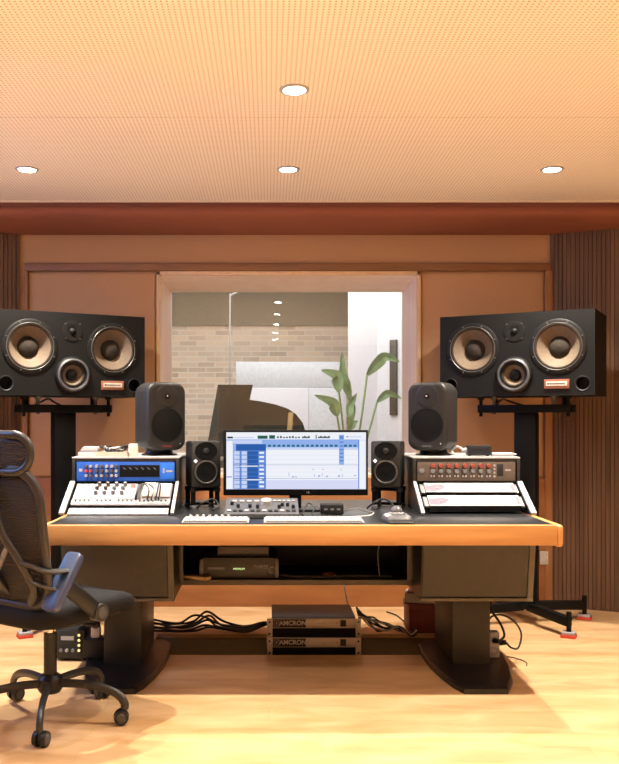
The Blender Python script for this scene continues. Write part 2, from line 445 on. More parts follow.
ASSUMED_LW = (2.7, 4.9, 1.6, 2.42)                      # assumed opening, unseen, added high in the left wall for cool side light
for a, b in (((YN, 0), (ASSUMED_LW[0], ZC)), ((ASSUMED_LW[1], 0), (YW, ZC)), ((ASSUMED_LW[0], 0), (ASSUMED_LW[1], ASSUMED_LW[2])), ((ASSUMED_LW[0], ASSUMED_LW[3]), (ASSUMED_LW[1], ZC))):
    wl.span((XL - 0.1, a[0], a[1]), (XL, b[0], b[1]))
struct('wall_left', wl, M['sidewall'], smooth=False)

# wall socket on the plywood by the right-hand stand
t = thing('wall_socket', 'white double wall socket on orange plywood beside the dark slats', 'socket', (PX(542.5, YW), YW - 0.028, PZ(557, YW)))
MB().box((0, -0.005, 0), (0.052, 0.01, 0.085), bev=0.003).build('socket_plate', M['ivory'], t)
for z in (0.018, -0.018): MB().lathe([(0, 0.0), (0.012, 0.0), (0.014, 0.003), (0.014, 0.0)], (0, -0.0095, z), 'F', 16).build('socket_face', M['offwhite'], t)

# ------------------------------------------------------------------ ceiling downlights
lens = glow('lamp_lens', (1.0, 0.95, 0.86), 70.0)
XS = (-1.258, 0.100, 1.472)
dl0 = None
names = {(4.576, 0): 'round recessed downlight at the far left of the perforated ceiling', (4.576, 1): 'round recessed downlight, middle one of the row nearest the red bulkhead',
         (4.576, 2): 'round recessed downlight at the far right of the perforated ceiling', (3.47, 1): 'lone round recessed downlight nearer the viewer, front of the middle line'}
for yy in (4.576, 3.47, 2.31, 1.16, 0.0, -1.2, -2.3):
    for k, xx in enumerate(XS):
        if yy < 3 and k != 1 and yy < 0.5: continue
        lab = names.get((yy, k), 'round recessed ceiling downlight out of the picture, seen only mirrored in the window')
        if dl0 is None:
            dl0 = thing('downlight', lab, 'ceiling light', (xx, yy, ZC), 0, 'recessed ceiling downlights')
            MB().lathe([(0.044, 0), (0.044, -0.006), (0.056, -0.006), (0.060, -0.002), (0.060, 0)], n=32).build('trim_ring', M['white'], dl0)
            MB().lathe([(0, -0.011), (0.018, -0.010), (0.032, -0.008), (0.042, -0.004), (0.045, -0.001)], n=32).build('lamp_lens', lens, dl0)
            d = dl0
        else:
            d = dup(dl0); d.location = (xx, yy, ZC); d['label'] = lab
        li = bpy.data.lights.new('downlight_beam', 'SPOT')
        li.energy = 310 if yy < 2 else 22 if yy < 3 else (72 if k == 1 else 170) if yy > 4 else (66 if k == 1 else 185)
        li.spot_size = R((74 if yy > 1 else 92) if yy < 2 else 124); li.spot_blend = 0.7 if yy < 2 else 1.0; li.shadow_soft_size = 0.035; li.color = (1.0, 0.905, 0.77)
        lo = bpy.data.objects.new('downlight_beam', li); COL.objects.link(lo); lo.location = (xx, yy, ZC - 0.06)

# cool light from the left, source assumed and added at the unseen opening
al = bpy.data.lights.new('assumed_daylight', 'AREA'); al.shape = 'RECTANGLE'; al.size = 2.1; al.size_y = 0.8; al.energy = 11; al.spread = R(110); al.color = (0.16, 0.38, 1.0)
ao = bpy.data.objects.new('assumed_daylight', al); COL.objects.link(ao); ao.location = (XL - 0.02, 3.8, 2.0); ao.rotation_euler = (Vector((-0.5, 4.2, 1.1)) - Vector(ao.location)).to_track_quat('-Z', 'Y').to_euler()

# ------------------------------------------------------------------ live room behind the glass
struct('floor_live_room', MB().span((-3, YW + 0.1, -0.08), (3.2, 11.2, 0)), M['floor'], smooth=False)
struct('ceiling_live_room', MB().span((-3, YG + 0.08, 3.1), (3.2, 11.2, 3.2)), M['whitewall'], smooth=False)
YBK = 11.0
struct('wall_live_brick', MB().span((-3, YBK, 0), (1.2, YBK + 0.15, PZ(326, YBK))), M['brick'], smooth=False)
struct('wall_live_upper', MB().span((-3, YBK - 0.03, PZ(326, YBK)), (1.2, YBK + 0.15, 3.1)), M['olive'], smooth=False)
struct('wall_live_left', MB().span((-3.1, YG, 0), (-3, 11.2, 3.1)), M['whitewall'], smooth=False)
xa = PX(348, 9.5); xb = PX(377, 9.5)
struct('wall_live_white', MB().prism([(xa, 9.5), (xb, 9.5), (2.6, 8.3), (3.2, 8.3), (3.2, 11.1), (xa + 0.20, 11.1)], 0, 3.1), M['whitewall'], smooth=False)
struct('wall_live_right', MB().span((3.2, YG, 0), (3.3, 11.2, 3.1)), M['whitewall'], smooth=False)
lw_f = MB()
for a, b in (((-3, 0), (oo[0][0], 3.1)), ((oo[1][0], 0), (3.2, 3.1)), ((oo[0][0], 0), (oo[1][0], oo[0][1])), ((oo[0][0], oo[2][1]), (oo[1][0], 3.1))):
    lw_f.span((a[0], YW + 0.13, a[1]), (b[0], YG + 0.06, b[1]))
struct('wall_live_near', lw_f, M['whitewall'], smooth=False)
# dark slot panel on the angled white wall
sp = (2.6 - xb, 8.3 - 9.5); sl = math.hypot(*sp); su = (sp[0] / sl, sp[1] / sl)
pxm, pym = xb + su[0] * 0.205, 9.5 + su[1] * 0.205
d = MB().box((0, 0, 0), (0.085, 0.03, PZ(340, pym) - PZ(415, pym)), bev=0.004).build('acoustic_slot', M['cab'])
d.location = (pxm, pym - 0.02, (PZ(340, pym) + PZ(415, pym)) / 2); d.rotation_euler = (0, 0, math.atan2(su[1], su[0]))
tag(d, 'narrow dark upright panel on the white wall of the room behind the glass', 'wall panel')
# low screen: blue grey upper band, white lit part and shadow built as boards
t = thing('acoustic_screen', 'low screen behind the piano, pale blue-grey band over a white lit part and a shadow', 'screen', ((PX(236, 9.8) + PX(346, 9.8)) / 2, 9.8, 0))
wsc = PX(346, 9.8) - PX(236, 9.8)
MB().span((-wsc / 2, -0.03, PZ(388, 9.8)), (wsc / 2, 0.03, PZ(362, 9.8)), bev=0.006).build('upper_band', M['bluegrey'], t)
MB().span((-wsc / 2, -0.04, 0.0), (wsc / 2 - 0.42, 0.03, PZ(388, 9.8)), bev=0.006).build('lit_board', M['whitewall'], t)
MB().span((wsc / 2 - 0.42, -0.03, 0.0), (wsc / 2, 0.03, PZ(388, 9.8)), bev=0.006).build('shadow_board', M['bluegrey'], t)  # grey-lilac shadow beside the white part, painted as a board
# slim pole with a bent top, solid stand-in for a pale reflection
Yp = 9.3; xp = PX(230, Yp)
t = thing('pole_reflection', 'slim white reflection with a bent top, built as a pole before the brick wall', 'lamp', (xp, Yp, 0))
MB().tube([(0, 0, 0.02), (0, 0, 1.5), (0, 0, PZ(302, Yp)), (0.01, 0, PZ(296, Yp)), (0.045, 0, PZ(293.5, Yp)), (0.075, 0, PZ(293, Yp))], 0.008, smooth=6).build('pole', M['offwhite'], t)
MB().lathe([(0, 0), (0.12, 0), (0.12, 0.012), (0.02, 0.022), (0, 0.022)]).build('base', M['white'], t)
# grand piano with raised lid
Yq = 8.6; t = thing('grand_piano', 'black grand piano with raised lid in the room behind the glass', 'piano', (PX(258, Yq), Yq, 0))
ox = PX(258, Yq)
def lp(px, py): return (PX(px, Yq) - ox, PZ(py, Yq))
lidp = [lp(203, 458), lp(216, 383.5), lp(252.5, 383.5), lp(249, 399), lp(262, 401), lp(276, 404), lp(288, 408), lp(297, 414), lp(304, 423), lp(308, 436), lp(306, 458)]
MB().prism(lidp, 0.30, 0.325, 'XZ').build('lid', M['piano'], t)
case = [(-0.56, -0.55), (0.05, -0.55), (0.30, -0.45), (0.45, -0.1), (0.5, 0.25), (0.4, 0.33), (-0.56, 0.33)]
MB().prism(case, 0.66, 0.80).build('case', M['piano'], t)
for x, y in ((-0.45, -0.42), (-0.45, 0.22), (0.35, 0.15)): MB().cyl((x, y, 0.0), (x, y, 0.66), 0.035, 0.055).build('leg', M['piano'], t)
MB().span((-0.62, -0.5, 0.62), (-0.5, 0.30, 0.72), bev=0.005).build('keyboard_shelf', M['ivory'], t)
MB().beam((0.29, 0.05, 0.80), (0.33, 0.27, 1.26), 0.05, 0.03).build('gold_reflection', M['reflected_gold'], t)  # solid bar standing in for a gold reflection at the lid

# tall strelitzia plant
Yt = 7.6; t = thing('potted_plant', 'tall leafy green plant standing before the white wall behind the glass', 'plant', (PX(346, Yt), Yt, 0))
ox = PX(346, Yt)
MB().lathe([(0, 0), (0.13, 0), (0.17, 0.34), (0.18, 0.36), (0.155, 0.36), (0.15, 0.32), (0, 0.32)]).build('pot', M['terracotta'], t)
def pl(px, py, dy=0.0): return Vector((PX(px, Yt + dy) - ox, dy, PZ(py, Yt + dy)))
def leaf(base, tip, width, bend, face=0.0):
    a, b = pl(*base), pl(*tip); mid = (a + b) / 2 + Vector(bend); pts = spline([a, a.lerp(mid, 0.55) + Vector(bend) * 0.2, mid, b], 5)
    mb = MB(); rings = []
    for i, p in enumerate(pts):
        q = i / (len(pts) - 1); w = width * math.sin(PI * min(1, max(0.03, q)) ** 0.8) ** 0.8
        tn = (pts[min(i + 1, len(pts) - 1)] - pts[max(i - 1, 0)]).normalized()
        x = tn.cross(Vector((math.sin(face), -math.cos(face), 0.25))).normalized(); nz = x.cross(tn)
        rings.append([p - x * w + nz * w * 0.35, p, p + x * w + nz * w * 0.35, p - nz * 0.004])
    mb.loft(rings).build('leaf', M['leaf'], t)
    MB().tube([pl(346 + random.uniform(-3, 3), 500), pl((346 + base[0]) / 2 + 2, (500 + base[1]) / 2), a], 0.009, smooth=5, n=8).build('stalk', M['stem'], t)
for args in (((350, 398, 0), (342, 351, 0.05), 0.048, (-0.03, 0, 0), 0.3), ((339, 392, -0.1), (321, 370, -0.1), 0.055, (0.05, 0, 0.05), -0.5),
             ((367, 375, 0.1), (400, 362, 0.15), 0.050, (0.02, 0, 0.10), 0.4), ((337, 416, -0.15), (314, 395, -0.2), 0.05, (0.05, 0, 0.03), -0.4),
             ((348, 417, -0.1), (357, 393, 0.05), 0.042, (-0.02, 0, 0), 0.5), ((377, 402, 0.1), (402, 399, 0.2), 0.035, (0, 0, 0.06), 0.2),
             ((350, 430, -0.1), (358, 421, -0.1), 0.03, (0, 0, 0.02), 0.0), ((350, 425, 0.1), (347, 384, 0.0), 0.035, (0.03, 0, 0), -0.3)):
    leaf(*args)
lv = bpy.data.lights.new('assumed_live_room_lamp', 'AREA'); lv.shape = 'RECTANGLE'; lv.size = 3.5; lv.size_y = 2.2; lv.energy = 88; lv.color = (1.0, 0.97, 0.93)  # unseen lamp, assumed overhead to light the live room
lvo = bpy.data.objects.new('assumed_live_room_lamp', lv); COL.objects.link(lvo); lvo.location = (-0.2, 8.3, 3.05)
lv2 = bpy.data.lights.new('assumed_live_room_spot', 'SPOT'); lv2.energy = 22; lv2.spot_size = R(110); lv2.spot_blend = 0.6; lv2.shadow_soft_size = 0.04; lv2.color = (0.97, 0.98, 1.0)  # unseen spot, assumed from the leaf shadows on the white wall
lvo2 = bpy.data.objects.new('assumed_live_room_spot', lv2); COL.objects.link(lvo2); lvo2.location = (-0.35, 6.5, 2.3)
lvo2.rotation_euler = (Vector((1.0, 9.2, 1.3)) - Vector(lvo2.location)).to_track_quat('-Z', 'Y').to_euler()

# ------------------------------------------------------------------ studio desk (desktop, racks, cabinets and feet move as one)
C = 0.134; ZT = 0.7486; ZB = 0.663; YF = 3.73; YK = 4.92
DX0, DX1 = PX(45, YF), PX(557.5, YF)
desk = thing('studio_desk', 'wide wood-edged mixing desk with black top, two sloped racks and two pedestal feet', 'desk', (C, 4.35, 0))
W_ = dict(parent=desk, world=True)
MB().span((DX0 + 0.004, YF + 0.032, ZB + 0.01), (DX1 - 0.004, YK, ZT), bev=0.002).build('desktop', M['top'], **W_)
MB().span((DX0, YF, ZB), (DX1, YF + 0.032, ZT + 0.001), bev=0.006).build('front_edge', M['deskwood'], **W_)
pr = [(YF - 0.012, ZB - 0.012), (YK, ZB - 0.012), (YK, ZT + 0.001), (YF + 0.0, ZT + 0.001)]
MB().box((DX1 + 0.014, (YF + YK) / 2 + 0.004, (ZB + ZT) / 2 - 0.004), (0.034, YK - YF - 0.008, ZT - ZB + 0.010), bev=0.014, seg=4).build('side_edge', M['deskwood2'], **W_)
MB().box((DX0 - 0.004, (YF + YK) / 2 + 0.03, (ZB + ZT) / 2), (0.03, YK - YF - 0.06, ZT - ZB), bev=0.008).build('side_edge', M['deskwood2'], **W_)
YS, YU, ZU, ZR = 4.116, 4.36, 0.888, 1.0117        # foot of the slope, upper bay front, its lower lip, rack top
for sgn in (-1, 1):
    x0, x1 = sorted((C + sgn * 0.581, C + sgn * 1.107))
    # rack housing on the desktop
    hs = MB()
    hs.span((x0 + 0.012, YK - 0.03, ZT), (x1 - 0.012, YK - 0.015, ZR - 0.012))
    hs.span((x0 + 0.012, YU + 0.02, ZU - 0.010), (x1 - 0.012, YK - 0.03, ZU - 0.002))
    ho = hs.build('rack_housing', M['cavity'], **W_)
    for xs in (x0, x1 - 0.012):
        MB().prism([(YS + 0.01, ZT), (YU, ZU - 0.004), (YU, ZR - 0.012), (YK - 0.015, ZR - 0.012), (YK - 0.015, ZT)], xs, xs + 0.012, 'YZ').build('side_panel', M['cabdark'], ho, world=True)
        o_out = (sgn > 0) == (xs == x0)
        wd = 0.026 if not o_out else 0.016
        xm = xs + 0.006 + (0.0 if o_out else -sgn * -0.004)
        a = Vector((xm, YS - 0.002, ZT + 0.008)); b = Vector((xm, YU - 0.004, ZU + 0.0))
        MB().beam(a, b, wd, 0.014, bev=0.002).build('slope_edge', M['white'] if not o_out else M['silver'], ho, world=True)
        MB().span((xs - 0.002, YU - 0.006, ZU), (xs + 0.014, YU + 0.02, ZR - 0.012), bev=0.001).build('upright_edge', M['cabdark'], ho, world=True)
    MB().span((x0, YU, ZR - 0.020), (x1, YK - 0.012, ZR - 0.008)).build('top_rail', M['cabdark'], ho, world=True)
    MB().span((x0 - 0.003, YU - 0.004, ZR - 0.008), (x1 + 0.003, YK - 0.01, ZR), bev=0.002).build('top_panel', M['silver'], ho, world=True)
    # cabinet under the desktop, front leaning back towards the floor
    cx0, cx1 = x0, x1; zb = 0.346
    cb = MB()
    cb.loft([[(cx0, 4.10, ZB + 0.01), (cx1, 4.10, ZB + 0.01), (cx1, YK - 0.05, ZB + 0.01), (cx0, YK - 0.05, ZB + 0.01)],
             [(cx0, 4.155, zb), (cx1, 4.155, zb), (cx1, YK - 0.05, zb), (cx0, YK - 0.05, zb)]])
    co = cb.build('cabinet', M['cabdark'], **W_, smooth=False)
    MB().loft([[(cx0 + 0.006, 4.088, ZB), (cx1 - 0.030, 4.088, ZB), (cx1 - 0.030, 4.102, ZB), (cx0 + 0.006, 4.102, ZB)],
               [(cx0 + 0.006, 4.142, zb + 0.018), (cx1 - 0.030, 4.142, zb + 0.018), (cx1 - 0.030, 4.156, zb + 0.018), (cx0 + 0.006, 4.156, zb + 0.018)]]).build('front_panel', M['cab'], co, world=True, smooth=False)
    MB().loft([[(cx1 - 0.026, 4.086, ZB), (cx1, 4.086, ZB), (cx1, 4.102, ZB), (cx1 - 0.026, 4.102, ZB)],
               [(cx1 - 0.026, 4.142, zb), (cx1, 4.142, zb), (cx1, 4.156, zb), (cx1 - 0.026, 4.156, zb)]]).build('edge_strip', M['cabtrim'], co, world=True, smooth=False)
    MB().span((cx0, 4.138, zb - 0.004), (cx1, 4.18, zb + 0.010)).build('edge_strip', M['cabtrim'], co, world=True, smooth=False)
    # pedestal column and bowed foot plate
    cc = C + sgn * 0.833
    MB().span((cc - 0.09, 4.205, 0.03), (cc + 0.09, 4.66, zb), bev=0.004).build('column', M['pillar'] if sgn > 0 else M['cabdark'], **W_)
    fp = [(cc - 0.115, 3.835), (cc + 0.075, 3.835), (cc + 0.135, 3.98), (cc + 0.175, 4.16), (cc + 0.20, 4.36), (cc + 0.20, 4.60), (cc + 0.15, 4.68), (cc - 0.15, 4.68), (cc - 0.19, 4.60), (cc - 0.197, 4.42), (cc - 0.192, 4.24), (cc - 0.172, 4.06), (cc - 0.145, 3.92)]
    if sgn < 0: fp = [(2 * cc - x, y) for x, y in reversed(fp)]
    ctr = Vector((cc, 4.35))
    ins = [tuple(ctr + (Vector(p) - ctr) * 0.965) for p in fp]
    MB().loft([[(*p, 0.0) for p in fp], [(*p, 0.022) for p in fp], [(*p, 0.031) for p in ins]]).build('foot_plate', M['plate'], **W_, angle=20)
# shelf bay hung between the cabinets
sh = MB().span((C - 0.581, 4.40, 0.375), (C + 0.581, 4.85, 0.395)).build('hanging_shelf', M['cabdark'], **W_)
MB().span((C - 0.581, 4.385, 0.372), (C + 0.581, 4.40, 0.398), bev=0.001).build('front_lip', M['cabtrim'], sh, world=True)
MB().span((C - 0.581, 4.84, 0.395), (C + 0.581, 4.86, ZB)).build('back_panel', M['cavity'], sh, world=True)
MB().span((C + 0.555, 4.385, 0.395), (C + 0.581, 4.40, ZB), bev=0.001).build('side_lip', M['cabtrim'], sh, world=True)
MB().span((C - 0.581, 4.385, 0.395), (C - 0.562, 4.40, ZB), bev=0.001).build('side_lip', M['cabtrim'], sh, world=True)

# ------------------------------------------------------------------ gear in the left rack
XLc = C - 0.844; XRc = C + 0.844
t = thing('rack_preamp', 'royal blue rack unit with rows of knobs and a black display', 'audio gear', (XLc, YU, ZU + 0.004))
MB().span((-0.243, 0.0, 0.0), (0.243, 0.012, 0.096), bev=0.001).build('faceplate', M['blue'], t)
MB().span((-0.21, 0.012, 0.006), (0.21, 0.25, 0.092)).build('chassis', M['black'], t)
MB().span((0.172, -0.002, 0.010), (0.241, 0.002, 0.088), bev=0.001).build('badge_panel', M['bluebright'], t)
MB().span((-0.030, -0.003, 0.022), (0.168, 0.004, 0.080), bev=0.001).build('display', M['grille'], t)
MB().box((0.188, -0.0025, 0.052), (0.008, 0.002, 0.026)).box((0.216, -0.0025, 0.05), (0.032, 0.002, 0.009)).build('emblem', M['white'], t)
MB().box((-0.222, -0.001, 0.055), (0.016, 0.002, 0.014)).build('emblem', M['white'], t)
kb = {}
for i, x in enumerate((-0.195, -0.172, -0.143, -0.118, -0.093, -0.068, -0.046)):
    for j, z in enumerate((0.074, 0.051, 0.028)):
        m = (M['red'] if j == 1 and i < 2 else M['silver'] if (j != 1 or i > 3) and (i + j) % 3 else M['bronze'])
        MB().lathe([(0.0075, 0), (0.0085, 0.004), (0.007, 0.014), (0, 0.014)], (x, 0, z), 'F', 14).build('knob', m, t)
for i in range(6): MB().beam((-0.012 + i * 0.03, -0.0045, 0.068), (0.0 + i * 0.03, -0.0045, 0.058), 0.003, 0.002, up=(0, -1, 0)).build('meter_mark', M['grey'], t)

AN = math.atan2(ZU - ZT, YU - YS); SLP = math.hypot(ZU - ZT, YU - YS)
def slope_thing(name, label, cat, xc, v0, group=None):
    return thing(name, label, cat, (xc, YS + v0 * math.cos(AN), ZT + v0 * math.sin(AN)), 0, group, rx=AN)
t = slope_thing('module_rack', 'pale grey slanted module rack with knobs, patch sockets and cables', 'audio gear', XLc, 0.085)
MB().span((-0.236, 0.002, -0.028), (0.236, 0.178, -0.004)).build('chassis', M['black'], t)
MB().span((-0.236, 0.0, -0.004), (0.236, 0.178, 0.0), bev=0.001).build('faceplate', M['offwhite'], t)
MB().span((-0.232, 0.045, 0.0), (-0.150, 0.172, 0.006), bev=0.001).build('blank_panel', M['white'], t)
for i, x in enumerate((-0.125, -0.083, -0.041, 0.001)):
    p = MB().span((x - 0.020, 0.045, 0.0), (x + 0.020, 0.172, 0.006), bev=0.001).build('module', M['white'], t)
    for j, v in enumerate((0.155, 0.125, 0.085)):
        m = M['bronze'] if (j < 2 and i < 2) else M['grey']
        MB().lathe([(0.010, 0), (0.010, 0.012), (0.007, 0.020), (0, 0.020)], (x + (0.004 if j == 0 else -0.004), v, 0.006), 'Z', 14).build('knob', m, p)
p = MB().span((0.024, 0.045, 0.0), (0.062, 0.172, 0.006), bev=0.001).build('module', M['white'], t)
MB().box((0.043, 0.15, 0.008), (0.024, 0.024, 0.006), bev=0.001).build('red_meter', M['red'], p)
MB().span((0.066, 0.045, 0.0), (0.096, 0.172, 0.003)).build('open_bay', M['cavity'], t)
MB().span((0.098, 0.055, 0.0), (0.155, 0.172, 0.014), bev=0.002).build('beige_module', M['beige'], t)
MB().span((0.157, 0.055, 0.0), (0.232, 0.172, 0.010), bev=0.002).build('blank_panel', M['offwhite'], t)
MB().span((-0.236, 0.006, 0.0), (0.236, 0.040, 0.004), bev=0.001).build('socket_strip', M['silver'], t)
for i in range(22):
    if i % 5 == 4: continue
    MB().lathe([(0, 0.0), (0.006, 0.0), (0.006, 0.003), (0, 0.003)], (-0.215 + i * 0.0205, 0.028, 0.004), 'Z', 10).build('socket', M['cavity'], t)
for i in range(5):
    x = 0.07 + i * 0.028; xe = 0.075 + random.uniform(0, 0.13)
    MB().tube([(x, 0.03, 0.006), (x + 0.01, 0.05, 0.04 + 0.008 * i), ((x + xe) / 2, 0.10, 0.055), (xe, 0.07, 0.045), (xe - 0.01, 0.03, 0.006)], 0.0035, smooth=6, n=8).build('patch_cable', M['cablew'] if i in (1, 3) else M['cable'], t)
t = slope_thing('blank_rack_panel', 'silver blanking strip at the foot of the left rack', 'rack panel', XLc, 0.008)
MB().span((-0.236, 0.0, -0.012), (0.236, 0.048, 0.003), bev=0.001).build('strip', M['silver'], t)
for x in (-0.225, 0.225): MB().lathe([(0, 0.003), (0.005, 0.003), (0.005, 0), (0.004, 0)], (x, 0.024, 0.003), 'Z', 12).build('screw', M['grey'], t)

# ------------------------------------------------------------------ gear in the right rack
t = thing('rack_mixer', 'bronze rack unit with eight columns of red and grey knobs', 'audio gear', (XRc, YU, ZU + 0.004))
MB().span((-0.243, 0.0, 0.0), (0.243, 0.012, 0.096), bev=0.001).build('faceplate', M['bronze'], t)
MB().span((-0.21, 0.012, 0.006), (0.21, 0.25, 0.092)).build('chassis', M['black'], t)
for i in range(8):
    x = -0.168 + i * 0.0395
    for j, z in enumerate((0.076, 0.050)):
        MB().lathe([(0.0115, 0), (0.0125, 0.003), (0.0095, 0.016), (0, 0.016)], (x, 0, z), 'F', 16).build('knob', M['dullred'] if j == 0 else M['grey'], t)
    for dx in (-0.007, 0.007): MB().box((x + dx, -0.002, 0.025), (0.008, 0.005, 0.010), bev=0.001).build('button', M['white'], t)
for z in (0.078, 0.060, 0.042, 0.024): MB().box((0.139, -0.001, z), (0.008, 0.003, 0.010)).build('button', M['white'], t)
MB().span((0.152, -0.002, 0.025), (0.182, 0.004, 0.085), bev=0.001).build('display', M['cavity'], t)
MB().box((0.206, -0.001, 0.055), (0.028, 0.002, 0.008)).build('emblem', M['offwhite'], t)
MB().lathe([(0.013, 0), (0.014, 0.003), (0.010, 0.006), (0, 0.006)], (-0.222, 0, 0.05), 'F', 16).build('socket', M['grey'], t)
for k, (v0, hh, lab) in enumerate(((0.185, 0.080, 'white blank rack unit with a lilac print, directly under the bronze unit'), (0.072, 0.085, 'white blank rack unit with a lilac print, nearest the desktop'))):
    t = slope_thing('slanted_rack_unit', lab, 'audio gear', XRc, v0, 'white slanted rack units')
    MB().span((-0.215, 0.0, 0.001), (0.225, hh, 0.006), bev=0.001).build('faceplate', M['white'], t)
    MB().span((-0.213, 0.002, -0.03), (0.223, hh - 0.002, 0.001)).build('chassis', M['black'], t)
    MB().span((-0.237, 0.004, -0.012), (-0.217, hh - 0.004, 0.0), bev=0.001).build('ear', M['grey'], t)
    MB().span((0.227, 0.004, -0.012), (0.239, hh - 0.004, 0.0), bev=0.001).build('ear', M['grey'], t)
    sw = [(-0.213, 0.012), (-0.17, 0.006), (-0.135, 0.020), (-0.115, 0.045), (-0.125, 0.060), (-0.160, 0.066), (-0.19, 0.055), (-0.213, 0.062)]
    MB().prism(sw, 0.0055, 0.007).build('print', M['lilac'], t)
    MB().lathe([(0, 0.009), (0.006, 0.009), (0.007, 0.007), (0.007, 0.006)], (-0.155, 0.034, 0), 'Z', 12).build('knob', M['grey'], t)
    MB().prism([(0.205, 0.012), (0.222, 0.012), (0.222, hh - 0.014), (0.205, hh - 0.014)], 0.0055, 0.007).build('print', M['lilac'], t)

# ------------------------------------------------------------------ monitors and speakers on the desk
def genelec(label, px, rz, logo):
    Yf = 4.50; fx = PX(px, Yf); n = Vector((math.sin(rz), -math.cos(rz)))
    loc = (fx - n.x * 0.10, Yf - n.y * 0.10, ZR)
    t = thing('studio_monitor', label, 'speaker', loc, rz, 'rounded grey monitor speakers on the racks')
    w, h, d = 0.220, 0.350, 0.205; zc = 0.026 + h / 2
    rings = []
    for y, k, rr in ((-0.1025, 0.80, 0.035), (-0.1020, 0.90, 0.040), (-0.096, 0.955, 0.045), (-0.075, 0.985, 0.050), (-0.02, 1.0, 0.054), (0.05, 0.98, 0.045), (0.085, 0.93, 0.045), (0.1025, 0.82, 0.04)):
        pts = rrect(w * k, h * (1 - (1 - k) * 0.7), rr, 6)
        ring = []
        for x, z in pts:
            bul = 1 + 0.10 * (1 - (2 * z / h) ** 2)            # sides swell at mid height
            ring.append((x * bul * 0.93, y, zc + z * (1 + 0.02 * (1 - (2 * x / w) ** 2))))
        rings.append(ring)
    MB().loft(rings).build('cabinet', M['gene'], t, angle=60)
    MB().lathe([(0.086, 0), (0.086, 0.003), (0.082, 0.0045), (0.080, 0.003), (0.055, 0.006), (0.02, 0.008), (0, 0.008)], (0, -0.1025, zc - 0.042), 'F', 40).build('woofer_grille', M['grille'], t)
    wg = MB().lathe([(0.060, 0.0), (0.058, 0.0012), (0.05, 0.0016), (0.03, 0.0018), (0.018, 0.0022), (0.0145, 0.0025)], (0, -0.1027, zc + 0.104), 'F', 36).build('waveguide', M['gene'], t)
    tw = MB().lathe([(0.0145, 0.0025), (0.013, 0.003), (0.010, 0.003), (0, 0.003)], (0, -0.1027, zc + 0.104), 'F', 24).build('tweeter', M['grille'], t)
    MB().lathe([(0.006, 0.003), (0.005, 0.006), (0, 0.0075)], (0, -0.1027, zc + 0.104), 'F', 14).build('dome', M['steel'], tw)
    text('GENELEC', 0.013, (0, -0.1031, zc - 0.152), t, logo)
    MB().lathe([(0.0035, 0), (0.0028, 0.002), (0, 0.002)], (0.072, -0.1005, zc - 0.138), 'F', 10).build('led', glow('led_white', (0.9, 1, 0.85), 2.0), t)
    st = MB().lathe([(0, 0), (0.07, 0), (0.072, 0.006), (0.055, 0.014), (0.050, 0.034), (0, 0.034)], n=28)
    for v in st.bm.verts: v.co.x *= 1.35
    st.build('rubber_stand', M['black'], t)
    return t
genelec('rounded dark grey monitor speaker on the left rack, red lettering', 167, R(30), M['dullred'])
genelec('rounded dark grey monitor speaker on the right rack, pale lettering', 427, R(-30), M['grey'])

